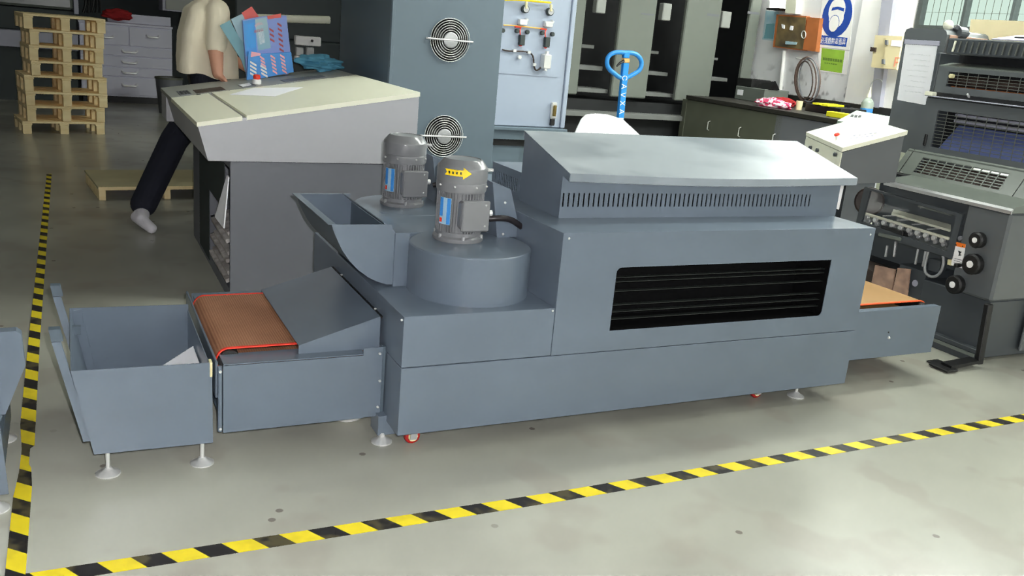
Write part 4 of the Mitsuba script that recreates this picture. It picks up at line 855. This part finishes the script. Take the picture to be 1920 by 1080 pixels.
# ------------------------------------------------------------------ pallet jack
JY = 3.3
J3 = lambda u, v: at(u, v, y=JY)
t = thing('pallet_jack', 'blue hand pallet jack with a loop handle standing in front of the press row', 'pallet jack')
lp = [(1172, 99), (1190, 101), (1200, 109), (1203, 119), (1199, 131), (1188, 139), (1174, 146), (1164, 146), (1152, 138), (1142, 129), (1138, 118), (1141, 106), (1150, 99.5), (1160, 98)]
P(t, 'loop_handle', tube(smooth_path([J3(*p) for p in lp + lp[:1]], 48)[:-1], .017, 10, True), 'jack_blue', 60)
A_, B_ = J3(1172, 110), J3(1162, 222); dd = (B_ - A_) / np.linalg.norm(B_ - A_); END = A_ + dd * (A_[2] - .33) / -dd[2]
def bar(a, b, w, h): 
    L = np.linalg.norm(b - a); m = bx(-w / 2, w / 2, -h / 2, h / 2, 0, L, .004); m.apply_transform(trimesh.geometry.align_vectors([0, 0, 1], (b - a) / L)); m.apply_translation(a); return m
P(t, 'shaft', bar(J3(1172.5, 118), END, .05, .036), 'jack_blue'); P(t, 'shaft_top', bar(J3(1174, 99), J3(1173, 109), .05, .034), 'jack_blue')
P(t, 'pivot', bar(J3(1173, 109.5), J3(1172.5, 117.5), .052, .04), 'jack_orange'); P(t, 'trigger_lever', tube([J3(1167, 114) - [0, .02, 0], J3(1158, 118) - [0, .03, 0], J3(1152, 124) - [0, .03, 0]], [.011, .009, .006], 8), 'black', 60)
for i, ch in enumerate('CAVXAB'):
    tm = meshkit.text_mesh(ch, .042, .001); tm.apply_translation(-tm.bounds.mean(0)); vv = np.array(tm.vertices)
    o_ = A_ + dd * (.14 + .062 * i) - np.array([0, .0195, 0]); xx = np.cross(dd, [0, 1., 0]); xx = np.array([0, 0, 1.]) if False else dd; yy_ = np.array([-dd[2], 0, dd[0]]); yy_ /= np.linalg.norm(yy_)
    tm.vertices = o_ + vv[:, :1] * xx + vv[:, 1:2] * yy_ - vv[:, 2:] * np.array([0, 1., 0]); P(t, 'letter', tm, 'white')
P(t, 'pump_body', cat(bx(END[0] - .09, END[0] + .09, JY - .06, JY + .12, .14, .34, .01), cyl((END[0], JY + .02, .3), (END[0], JY + .02, .45), .05, 18)), 'jack_blue')
for sx in (-.04, .04): P(t, 'steer_wheel', cyl((END[0] + sx - .025, JY, .09), (END[0] + sx + .025, JY, .09), .09, 24, .006), 'black', 40)
for sx in (-.27, .11): P(t, 'fork', bx(END[0] + sx, END[0] + sx + .16, JY + .1, JY + 1.25, .08, .14, .006), 'jack_blue')
P(t, 'fork_bridge', bx(END[0] - .27, END[0] + .27, JY + .1, JY + .2, .1, .4, .006), 'jack_blue')
for sx in (-.19, .19): P(t, 'fork_roller', cyl((END[0] + sx - .04, JY + 1.1, .04), (END[0] + sx + .04, JY + 1.1, .04), .04, 16), 'black', 40)
# ------------------------------------------------------------------ sheet-fed press at the right
XP = 3.117; NYF = .19
t = thing('printing_press', 'dark grey sheet-fed printing press with mesh guards and three black hand wheels', 'printing press')
def Q(u, v, X=XP): return at(u, v, x=X)
P(t, 'side_cabinet', bx(XP, XP + .9, NYF, .435, .325, .772, .012), 'press', label='grey cabinet with three hand wheels')
P(t, 'lower_cabinet', bx(XP + .03, XP + .9, NYF + .015, .62, .02, .324, .006), 'press_dark')
P(t, 'front_cover', bx(XP + .30, XP + .9, NYF - .012, NYF, .05, .76, .004), 'press')
P(t, 'inner_core', bx(XP + .30, XP + .9, .436, 1.25, .02, .80, 0), 'row_dark')
P(t, 'lower_wall', bx(XP + .045, XP + .3, .621, .80, .02, .36, .004), 'press_dark'); P(t, 'lower_wall', bx(XP + .09, XP + .3, .80, 1.25, .02, .26, .004), 'rust')
P(t, 'floor_rail', cat(bx(XP - .01, XP + .04, .19, 1.24, .0, .04, .004), bx(XP - .01, XP + .03, .19, 1.24, .05, .075, .003)), 'press_dark')
P(t, 'rail_edge', bx(XP - .02, XP - .01, .2, 1.3, .035, .05, 0), 'press_lip')
for (u, v), r in zip(((1839, 450), (1830, 495), (1797, 533)), (.040, .052, .048)):
    c = Q(u, v); w_ = P(t, 'hand_wheel', cyl(c - [.045, 0, 0], c, r, 32, .008), 'black', 35, label='black round hand wheel')
    P(w_, 'wheel_cap', cyl(c - [.048, 0, 0], c - [.044, 0, 0], r * .34, 20), 'white', 40)
    if r == .052: P(w_, 'crank_grip', cyl(Q(1806, 497) - [.06, 0, 0], Q(1806, 497) - [.02, 0, 0], .011, 12, .003), 'black', 40); P(w_, 'crank_arm', bar(c - np.array([.03, 0, 0]), Q(1806, 497) - np.array([.03, 0, 0]), .014, .008), 'black')
P(t, 'lock', cyl(Q(1802, 447) - [.012, 0, 0], Q(1802, 447), .012, 16, .002), 'console_dark', 40)
wl_ = [(1791, 453), (1811, 458), (1803, 503), (1783, 497)]
W_ = P(t, 'warning_label', xp(wl_, XP - .0015, .0015), 'white', label='white warning label with an orange head')
P(W_, 'orange_head', xp([(1791, 453), (1811, 458), (1809.5, 465), (1790, 461)], XP - .0022, .0007), 'orange2')
P(W_, 'pictogram', cat(xp([(1796, 470), (1803, 472), (1800, 476), (1803, 479), (1797, 480), (1798, 475)], XP - .0022, .0007), xp([(1792, 464 - 6), (1794, 458.4), (1793.6, 460.5), (1791.6, 460)], XP - .003, .0008), xp([(1804, 460.5), (1806, 461), (1805.6, 463), (1803.6, 462.5)], XP - .003, .0008)), 'ink')
P(W_, 'text_lines', cat([xp([(1789.5 - i * .8, 484 + i * 4), (1804 - i * .8, 487.5 + i * 4), (1803.8 - i * .8, 488.5 + i * 4), (1789.3 - i * .8, 485 + i * 4)], XP - .002, .0005) for i in range(3)]), 'console_dark')
# foot lever
a, b = Q(1853, 575, XP - .035), at(1832, 686, z=.012); b[0] = a[0]
P(t, 'foot_lever', bar(np.array([XP - .035, a[1], .325]), np.array([XP - .035, a[1] - .02, .02]), .035, .03), 'black')
yl = a[1] - .02
P(t, 'pedal', cat(hull([(XP - .05 - i * .20, yl + .015 + j, z) for i in (0, 1) for j in (-.03, .03) for z in (.012 + .015 * (1 - i), .03 + .012 * (1 - i))]), bx(XP - .30, XP - .22, yl - .035, yl + .075, .006, .018, .003), bx(XP - .26, XP - .18, yl + .08, yl + .12, .004, .012, .002)), 'black')
# guard window with gripper rail
wf = [(1640, 352), (1803, 402), (1783, 474), (1622, 402)]
pq = Polygon([(p[1], p[2]) for p in (Q(*q) for q in [(1622, 350), (1806, 402), (1786, 486), (1604, 424)])])
pin = Polygon([(p[1], p[2]) for p in (Q(*q) for q in [(1632, 357), (1794, 405), (1776, 472), (1616, 415)])])
P(t, 'guard_frame', prism('x', pq.difference(pin), XP - .004, XP + .012), 'press_dark')
scene[num(t + '__guard_window')] = mikit.ply(prism('x', pin, XP + .003, XP + .005), 'mat_clear')
def rail(p, q, X, r, m, nm): P(t, nm, bar(Q(*p, X), Q(*q, X), r, r), m)
rail((1617, 399), (1780, 448), XP + .06, .016, 'console_cream', 'gripper_rail')
for i in range(10):
    f_ = (i + .6) / 10.2; u, v = 1619 + f_ * 160, 405 + f_ * 49
    P(t, 'gripper_roller', cyl(Q(u, v, XP + .05) - [.02, 0, 0], Q(u, v, XP + .05), .014, 14, .003), 'chrome', 40); P(t, 'gripper_roller', cyl(Q(u + 3, v + 7, XP + .06) - [.02, 0, 0], Q(u + 3, v + 7, XP + .06), .013, 14, .003), 'steel', 40)
P(t, 'pale_board', hull([Q(u, v, X) for u, v, X in ((1676, 392, XP + .22), (1783, 421, XP + .22), (1783, 431, XP + .14), (1672, 399, XP + .14))] + [Q(u, v, X) - np.array([0, 0, .012]) for u, v, X in ((1676, 392, XP + .22), (1783, 421, XP + .22), (1783, 431, XP + .14), (1672, 399, XP + .14))]), 'console_cream')
rail((1722, 386), (1786, 403), XP + .2, .014, 'press_lip', 'cross_rod')
for u, v in ((1655, 405), (1682, 413), (1710, 421), (1738, 430)): P(t, 'gripper_finger', bar(Q(u, v, XP + .08), Q(u + 24, v - 1, XP + .16), .008, .006), 'chrome')
P(t, 'drive_disc', cyl(Q(1630, 378, XP + .2), Q(1630, 378, XP + .25), .085, 30, .01), 'rust', 40); P(t, 'delivery_shade', bx(XP + .27, XP + .299, .436, 1.24, .30, .79, 0), 'press_dark')
# lower delivery gear
rail((1648, 439), (1690, 449), XP - .005, .02, 'press_lip', 'grip_bar'); P(t, 'grip_bar_side', bx(XP, XP + .05, Q(1690, 450)[1], Q(1648, 440)[1], .50, .545, .003), 'black')
rail((1686, 452), (1784, 480), XP + .02, .022, 'press_dark', 'lower_rail')
for (u0, v0, u1, v1) in ((1680, 452, 1676, 482), (1664, 460, 1660, 482), (1722, 466, 1716, 496), (1736, 470, 1730, 500)): P(t, 'hanger', bar(Q(u0, v0, XP + .05), Q(u1, v1, XP + .05), .014, .012), 'steel')
P(t, 'u_bracket', tube(smooth_path([Q(*p, XP + .03) for p in ((1740, 472), (1734, 500), (1736, 512), (1750, 519), (1762, 512), (1768, 480))], 20), .008, 8), 'steel', 60); P(t, 'bracket_block', xp([(1742, 484), (1764, 490), (1760, 512), (1740, 506)], XP + .04, .05), 'press_dark')
P(t, 'end_stop', xp([(1777, 486), (1784, 488), (1783, 498), (1776, 496)], XP, .02), 'cream')
P(t, 'aged_plate', xp([(1641, 497), (1678, 505), (1672, 545), (1634, 530)], XP + .03, .01), 'old_plate'); P(t, 'aged_plate', xp([(1683, 502), (1706, 505), (1700, 554), (1674, 545)], XP + .02, .01), 'old_plate')
P(t, 'disc_mark', cyl(Q(1716, 531, XP + .045) - [.003, 0, 0], Q(1716, 531, XP + .045), .018, 20), 'locker', 40)
# lip and sloped grille
YL0, YL1 = NYF - .6, 1.02
lipY0 = -.6
P(t, 'lip_cover', prism('y', [(XP - .004, .772), (XP - .006, .786), (XP + .002, .796), (XP + .02, .803), (XP + .215, .828), (XP + .32, .828), (XP + .32, .775)], NYF, .975), 'press_lip', 20, label='rounded grey hood lip')
P(t, 'lip_trim', prism('y', [(XP - .008, .768), (XP - .010, .784), (XP - .001, .795), (XP + .004, .79), (XP - .003, .78), (XP - .002, .768)], NYF - .002, .97), 'steel', 20)
a0 = math.atan2(.935 - .825, .30 - .20); SB = (XP + .20, .826); ST = (XP + .285, .952)
def slope_pt(f, g, d=0.):   # f along Y, g up the slope, d off the sheet
    n = np.array([-(ST[1] - SB[1]), ST[0] - SB[0]]); n /= np.linalg.norm(n)
    return (SB[0] + g * (ST[0] - SB[0]) + d * n[0], f, SB[1] + g * (ST[1] - SB[1]) + d * n[1])
def slope_quad(y0, y1, g0, g1, d0, d1): return hull([slope_pt(y, g, d) for y in (y0, y1) for g in (g0, g1) for d in (d0, d1)])
gy0, gy1, gg0, gg1 = .435, .98, .12, .80
P(t, 'slope_cover', cat(slope_quad(NYF, 1.10, 0, gg0, -.006, 0), slope_quad(NYF, 1.10, gg1, 1.06, -.006, 0), slope_quad(NYF, gy0, gg0, gg1, -.006, 0), slope_quad(gy1, 1.10, gg0, gg1, -.006, 0)), 'press_lip', label='sloped cover with a ventilation grille')
P(t, 'slope_back', slope_quad(gy0 - .01, gy1 + .01, gg0 - .02, gg1 + .02, -.05, -.04), 'rust')
P(t, 'slope_grille', cat([slope_quad(gy0 + i * (gy1 - gy0) / 10 - .003, gy0 + i * (gy1 - gy0) / 10 + .003, gg0, gg1, -.004, .001) for i in range(11)] + [slope_quad(gy0, gy1, gg0 + j * (gg1 - gg0) / 6 - .018, gg0 + j * (gg1 - gg0) / 6 + .018, -.006, -.002) for j in range(7)]), 'press_lip')
P(t, 'slope_joint', slope_quad(.345, .350, .0, 1.05, .0, .001), 'black'); P(t, 'slope_joint', slope_quad(1.06, 1.065, .0, 1.05, .0, .001), 'black')
P(t, 'slope_end', slab([(SB[0], 1.10, SB[1]), (ST[0], 1.10, ST[1]), (XP + .4, 1.10, ST[1]), (XP + .4, 1.10, .80)], (0, .004, 0)), 'press_lip'); P(t, 'top_deck', bx(ST[0] - .005, XP + .38, NYF, 1.10, ST[1] - .01, ST[1] + .002, .002), 'press_lip')
for u in (1690, 1866): P(t, 'screw', screw(Q(u, 323 + (u - 1690) * .28, XP + .19), 'z', .008), 'chrome', 40)
# upper guards
XU = 3.45
def U_(u, v, X=XU): return at(u, v, x=X)
def yz(px, X): return Polygon([(p[1], p[2]) for p in (at(u, v, x=X) for u, v in px)])
def guard(nm, y0, y1, z0, z1, g, X, th, m, nb, nh, label):
    out = sbox(y0, z0, y1, z1); hole = sbox(*g)
    k = P(t, nm, prism('x', out.difference(hole), X, X + th), m, label=label)
    bars = [bx(X + .002, X + .006, g[0] + i * (g[2] - g[0]) / nb - .0013, g[0] + i * (g[2] - g[0]) / nb + .0013, g[1], g[3], 0) for i in range(1, nb)]
    bars += [bx(X + .004, X + .008, g[0], g[2], g[1] + j * (g[3] - g[1]) / nh - .0016, g[1] + j * (g[3] - g[1]) / nh + .0016, 0) for j in range(1, nh)]
    P(k, 'grille', cat(bars), 'grille'); return k
guard('lower_guard', -.6, 1.09, .935, 1.25, (-.5, .985, .998, 1.188), XU, .012, 'press', 24, 11, 'dark guard with a wide wire grille')
P(t, 'guard_handle', bx(XU - .012, XU, 1.028, 1.045, .985, 1.05, .005), 'black'); P(t, 'blue_sheet', slab([(XU + .03, -.5, .975), (XU + .03, .97, .975), (XU + .16, .97, 1.11), (XU + .16, -.5, 1.11)], (0, 0, .004)), 'sheet_blue')
for z in (1.13, 1.16): P(t, 'pale_bar', bx(XU + .12, XU + .14, -.5, .98, z, z + .018, .003), 'locker')
P(t, 'guard_lip', bx(XU - .03, XU + .02, -.6, 1.085, 1.258, 1.264, .002), 'locker'); P(t, 'lip_gap', bx(XU + .0, XU + .05, -.6, 1.085, 1.25, 1.285, 0), 'black'); P(t, 'rail_end', bx(XU - .035, XU + .02, 1.03, 1.085, 1.262, 1.285, .004), 'console_cream')
guard('upper_guard', -.6, 1.07, 1.285, 1.43, (-.5, 1.322, .998, 1.402), XU + .02, .012, 'press', 24, 5, 'dark upper guard with a wire grille')
P(t, 'guard_top', slab([(XU + .02, -.6, 1.432), (XU + .02, 1.07, 1.432), (XU + .12, 1.07, 1.452), (XU + .12, -.6, 1.452)], (0, 0, -.008)), 'press_lip')
P(t, 'ink_roller', cyl((XU + .1, -.55, 1.355), (XU + .1, 1.03, 1.355), .03, 24), 'rust', 40, label='brown ink roller'); P(t, 'ink_roller', cyl((XU + .12, -.55, 1.325), (XU + .12, 1.03, 1.325), .02, 20), 'cabinet_orange', 40)
P(t, 'guard_knob', cyl(U_(1788, 143) - [.03, 0, 0], U_(1788, 143), .012, 12, .004), 'cream', 40); P(t, 'toggle', tube([U_(1817, 182) - [.0, 0, 0], U_(1819, 177) - [.02, 0, 0]], .006, 8), 'chrome', 60)
P(t, 'upper_core', bx(XU + .17, XU + .6, -.6, 1.08, .9, 1.5, 0), 'row_dark'); P(t, 'side_frame', bx(XU + .012, XU + .5, 1.07, 1.095, .80, 1.5, .004), 'press_dark')
# ink key bed and top
P(t, 'key_bed', bx(XU + .0, XU + .3, -.6, 1.03, 1.495, 1.58, .006), 'press_dark')
for i in range(26):
    y0 = .985 - i * .038; w_k = .010 if i == 0 else .006; k_ = P(t, 'ink_key', slab([(XU - .004, y0, 1.508), (XU - .004, y0 - w_k, 1.508), (XU - .004, y0 - w_k - .006, 1.566), (XU - .004, y0 - .006, 1.566)], (-.006, 0, 0)), 'console_cream' if i == 0 else 'grille')
P(t, 'key_plate', slab([(XU + .02, -.6, 1.582), (XU + .02, .78, 1.582), (XU + .22, .78, 1.615), (XU + .22, -.6, 1.615)], (0, 0, .006)), 'locker')
P(t, 'key_slot', slab([(XU + .09, .55, 1.6), (XU + .09, .70, 1.6), (XU + .14, .70, 1.608), (XU + .14, .55, 1.608)], (0, 0, .006)), 'black'); P(t, 'key_grille', cat([slab([(XU + .06, .30 + i * .05, 1.594), (XU + .06, .335 + i * .05, 1.594), (XU + .17, .335 + i * .05, 1.612), (XU + .17, .30 + i * .05, 1.612)], (0, 0, .006)) for i in range(-6, 4)]), 'console_dark')
P(t, 'top_box', xp([(1820, 36), (1990, 42), (1985, 84), (1816, 72)], XU + .42, .35), 'beige', label='beige box on top of the press')
c0, c1 = U_(1778, 47, XU + .1), U_(1800, 60, XU + .16)
P(t, 'ball_lever', tube([c0, c1], .009, 10), 'chrome', 60); P(t, 'lever_ball', trimesh.creation.icosphere(subdivisions=3, radius=.028).apply_translation(c0), 'console_cream', True); P(t, 'lever_block', cat(bar(U_(1790, 50, XU + .12), U_(1815, 66, XU + .2), .03, .03), cyl(U_(1800, 62, XU + .16) - [.03, 0, 0], U_(1800, 62, XU + .16) + [.03, 0, 0], .035, 18)), 'press_dark')
# document tower
XT = 3.50
tw = Polygon([(1.085, .92), (1.085, 1.60), (1.095, 1.618), (1.115, 1.628), (1.345, 1.628), (1.372, 1.618), (1.38, 1.60), (1.362, .92)])
P(t, 'document_tower', prism('x', tw, XT, XT + .35), 'press', label='grey upright with a document pocket')
P(t, 'rusty_flank', bx(XT + .02, XT + .33, 1.076, 1.0845, .95, 1.60, .002), 'old_plate')
dk = [(1.355, 1.535), (1.130, 1.535), (1.115, 1.205), (1.335, 1.215)]
P(t, 'document_sheet', prism('x', dk, XT - .003, XT - .001), 'plastic_white', label='white document in the pocket'); P(t, 'pocket_top', prism('x', [(1.365, 1.562), (1.122, 1.562), (1.12, 1.537), (1.362, 1.537)], XT - .006, XT), 'locker')
P(t, 'document_text', cat([prism('x', sbox(1.16, 1.48 - i * .03, 1.31 - .02 * (i % 3), 1.4815 - i * .03), XT - .0036, XT - .003) for i in range(8)]), 'faint_ink')
P(t, 'pocket_sheet', mikit.ply(prism('x', [(1.365, 1.537), (1.118, 1.537), (1.1, 1.19), (1.345, 1.2)], XT - .008, XT - .006), 'mat_clear'), None)

# ------------------------------------------------------------------ press control box
t = thing('control_box', 'small control box with a cream sloped top and a red button beside the press', 'control box')
d1, d2 = np.array([.516, .857, 0]), np.array([.857, -.516, 0]); uz = np.array([0, 0, 1.])
N_ = at(1580, 284, y=.95); L1, L2, H2 = .865, .297, .118
DN = .175
P(t, 'box_body', hull([N_ + d1 * a * L1 + d2 * b * L2 + uz * h for a in (0, 1) for b, hs in ((0, (-.005, -DN)), (1, (H2 - .005, -DN + .04))) for h in hs]), 'press')
P(t, 'button_panel', hull([N_ + d1 * a * L1 + d2 * b + uz * h for a in (0, 1) for b in (-.004, .0) for h in (-.006, -DN)]), 'console_cream')
P(t, 'cream_top', hull([N_ + d1 * a + d2 * b * (L2 + .01) + uz * (b * H2 + h) for a in (-.008, L1 + .005) for b in (-.02, 1.0) for h in (0, .022)]), 'console_cream')
def on_box(u, v): 
    n = np.cross(d1, d2 * L2 + uz * H2); n /= np.linalg.norm(n); d = RM.T @ np.array([(u - 960) / FPX, (v - 540) / FPX, 1.0]); s = ((N_ + uz * .022 - CAM) @ n) / (d @ n); return CAM + d * s, n
c, n_ = on_box(1571, 261); n_ = n_ * np.sign(n_[2])
P(t, 'emergency_button', cyl(c, c + n_ * .02, .012, 16), 'white', 40); P(t, 'emergency_cap', cyl(c + n_ * .02, c + n_ * .034, .015, 16, .004), 'red', 40)
for i in range(5):
    for j in range(2):
        c, _ = on_box(1602 + i * 10 - j * 6, 254 - i * 1.2 + j * 5); P(t, 'label_strip', hull([c + d1 * a + d2 * b + uz * (b * H2 / L2 + h) for a in (-.012, .012) for b in (-.006, .006) for h in (.0, .001)]), 'locker')
for u, v in ((1522, 277), (1535, 282), (1569, 290)):
    dd_ = RM.T @ np.array([(u - 960) / FPX, (v - 540) / FPX, 1.0]); s = ((N_ - d2 * .004 - CAM) @ d2) / (dd_ @ d2); c = CAM + dd_ * s
    P(t, 'push_button', cyl(c, c - d2 * .018, .011, 14, .003), 'press_dark', 40)
c = N_ + d1 * .6 + d2 * .15
P(t, 'pedestal', bx(c[0] - .05, c[0] + .05, c[1] - .05, c[1] + .05, 0.012, N_[2] - DN + .02, .006), 'press_dark'); P(t, 'pedestal_foot', bx(c[0] - .1, c[0] + .1, c[1] - .1, c[1] + .1, 0, .012, .003), 'press_dark')
a_, b_ = N_ + d1 * .02 - uz * DN, N_ + d1 * .05 - uz * (DN + .22)
P(t, 'paper_flap', yp([(1566, 338), (1584, 342), (1573, 393), (1559, 389)], .97, .002), 'paper')

# ------------------------------------------------------------------ person
import manifold3d as m3
def solid(bones, edge=.022, smooth=6, start=None):
    M = m3.Manifold() if start is None else start
    for chain in bones:
        for (p, r), (q, s) in zip(chain[:-1], chain[1:]):
            M = M + m3.Manifold.batch_hull([m3.Manifold.sphere(r, 20).translate(list(map(float, p))), m3.Manifold.sphere(s, 20).translate(list(map(float, q)))])
    g = M.refine_to_length(edge).to_mesh(); m = trimesh.Trimesh(g.vert_properties[:, :3], g.tri_verts, process=True)
    trimesh.smoothing.filter_taubin(m, iterations=smooth); return m
PY = 3.83
H_ = at(383, 150, y=PY); hx, hz = H_[0], .905
V3 = lambda x, y, z: np.array([x, y, z], float)
S_z = 1.385; sx_ = hx + .02
shR, shL = V3(sx_ + .04, PY - .185, S_z - .02), V3(sx_, PY + .19, S_z - .01)
elR, wrR = V3(*at(404, 92, y=PY - .24)), V3(*at(408, 138, y=PY - .30))
elL, wrL = V3(sx_ + .10, PY + .24, 1.12), V3(sx_ + .28, PY + .06, 1.0)
hipR, hipL = V3(hx, PY - .09, hz - .02), V3(hx + .02, PY + .09, hz - .02)
knR, anR = V3(*at(327, 262, y=PY - .17)), V3(*at(266, 390, y=PY - .30))
toeR = at(284, 428, z=.032); knL, anL = V3(hx + .17, PY + .10, .50), V3(hx + .13, PY + .11, .085)
neck, headc = V3(sx_ + .015, PY, S_z + .07), V3(sx_ + .045, PY, S_z + .215)
person = thing('person', 'person in a cream short-sleeved shirt, dark trousers and white shoes walking past the console', 'person')
def hand(w, d, up_, flip):
    d = d / np.linalg.norm(d); s = np.cross(up_, d); s /= np.linalg.norm(s); s *= flip
    palm = w + d * .05; ch = [[(w, .026), (palm - s * .018, .017)], [(w, .026), (palm + s * .020, .016)], [(palm - s * .02, .016), (palm + s * .022, .016)]]
    for k, (o, L) in enumerate(((-.030, .068), (-.010, .078), (.011, .072), (.030, .056))):
        b_ = palm + s * o + d * .02; ch.append([(palm + s * o * .8, .012), (b_, .0095), (b_ + d * L * .5 - up_ * .006, .0088), (b_ + d * L - up_ * .018, .0075)])
    ch.append([(w + d * .02 - s * .02, .013), (w + d * .045 - s * .048, .0105), (w + d * .08 - s * .056, .0085)]); return ch
skin = [[(neck - [0, 0, .06], .055), (neck + [.01, 0, .03], .052), (headc - [0, 0, .06], .06)],
        [(headc + [-.025, 0, .03], .088), (headc + [.015, 0, .025], .085)], [(headc + [.0, 0, .02], .085), (headc + [.045, 0, -.075], .048)], [(headc + [.085, 0, -.005], .014), (headc + [.108, 0, -.028], .013)], [(headc + [.01, -.075, 0], .014), (headc + [-.005, -.088, .015], .018)], [(headc + [.01, .075, 0], .014), (headc + [-.005, .088, .015], .018)],
        [(headc + [.08, -.02, -.055], .014), (headc + [.08, .02, -.055], .014)],
        [(shR, .055), (elR, .050), (wrR, .034)], [(shL, .05), (elL, .041), (wrL, .028)], [(shR, .06), (neck - [0, 0, .08], .07), (shL, .06)], [(neck - [0, 0, .1], .08), (V3(hx, PY, hz + .1), .09)],
        [(hipR, .07), (knR, .05), (anR, .036)], [(hipL, .07), (knL, .05), (anL, .036)]]
skin += hand(wrR, V3(.55, .12, -.55), V3(.5, 0, .86), 1) + hand(wrL, V3(.7, -.5, -.2), V3(.2, 0, .98), -1)
P(person, 'body', solid(skin, .014, 5), 'skin', True)
tor = V3(hx, PY, hz)
def loft(groups):      # hulls of neighbouring rings of spheres
    M = m3.Manifold()
    S_ = [[m3.Manifold.sphere(r, 20).translate(list(map(float, p))) for p, r in g] for g in groups]
    for a, b in zip(S_[:-1], S_[1:]): M = M + m3.Manifold.batch_hull(a + b)
    return M
def ring(x, z, wx, wy, r): return [(V3(x + sx * wx, PY + sy * wy, z), r) for sx in (-1, 1) for sy in (-1, 1)]
torso = loft([ring(hx + .02, .93, .105, .10, .08), ring(hx + .015, 1.02, .105, .10, .08), ring(sx_ - .005, 1.2, .085, .12, .085), ring(sx_ - .01, 1.33, .055, .13, .075), ring(sx_ + .01, S_z + .02, .0, .04, .065)])
shirt = [[(shR, .078), (shR + (elR - shR) * .9, .066)], [(shL, .078), (shL + (elL - shL) * .85, .064)], [(shR, .07), (shL, .07)]]
sm = solid(shirt, .022, 8, torso); sv = np.array(sm.vertices)
sv += (meshkit.fbm(sv * [9, 9, 5], 3, 4)[:, None] - .5) * .022 * np.array(sm.vertex_normals); sv[:, 2] = np.maximum(sv[:, 2], .955 - .12 * (sv[:, 0] - hx) + .010 * np.sin(sv[:, 0] * 30)); sm.vertices = sv
P(person, 'shirt', sm, 'shirt', True)
tr = [[(hipR + [0, .01, .06], .095), (hipR - [0, 0, .08], .102), (knR, .088), (anR + (knR - anR) * .06, .082)], [(hipL + [0, -.01, .06], .095), (hipL - [0, 0, .08], .10), (knL, .078), (anL + [0, 0, .02], .074)], [(hipR + [0, .02, .07], .098), (hipL + [0, -.02, .07], .098)]]
P(person, 'trousers', solid(tr, .022, 6), 'trousers', True)
heelR = at(250, 407, y=PY - .36); 
P(person, 'shoe', solid([[(anR - [0, 0, .03], .045), (heelR + [.02, 0, .0], .036), ((heelR + toeR) / 2 + [0.0, 0, .012], .038), (toeR, .032)], [(anR - [0, 0, .02], .048), ((heelR + toeR) / 2 + [0, 0, .02], .04)]], .014, 6), 'shoe', True, label='white shoe with raised heel')
P(person, 'shoe', solid([[(anL, .045), (anL + [-.06, 0, -.048], .036), (anL + [.06, -.01, -.04], .040), (anL + [.16, -.015, -.052], .032)], [(anL, .048), (anL + [.07, -.01, -.03], .04)]], .014, 6), 'shoe', True, label='white shoe flat on the floor')
hm = solid([[(headc + [-.03, 0, .045], .094), (headc + [.012, 0, .07], .080)], [(headc + [-.05, 0, -.01], .078), (headc + [-.045, 0, -.05], .06)], [(headc + [.045, -.02, .098], .04), (headc + [.045, .02, .098], .04)]], .014, 5)
P(person, 'hair', hm, 'hair', True)
for s_ in (-1, 1): P(person, 'eye', trimesh.creation.icosphere(subdivisions=2, radius=.009).apply_translation(headc + [.086, s_ * .032, .004]), 'ink', True)
P(person, 'belt', solid([[(V3(hx, PY - .06, .93), .10), (V3(hx, PY + .06, .93), .10)]], .03, 1), 'black', True)
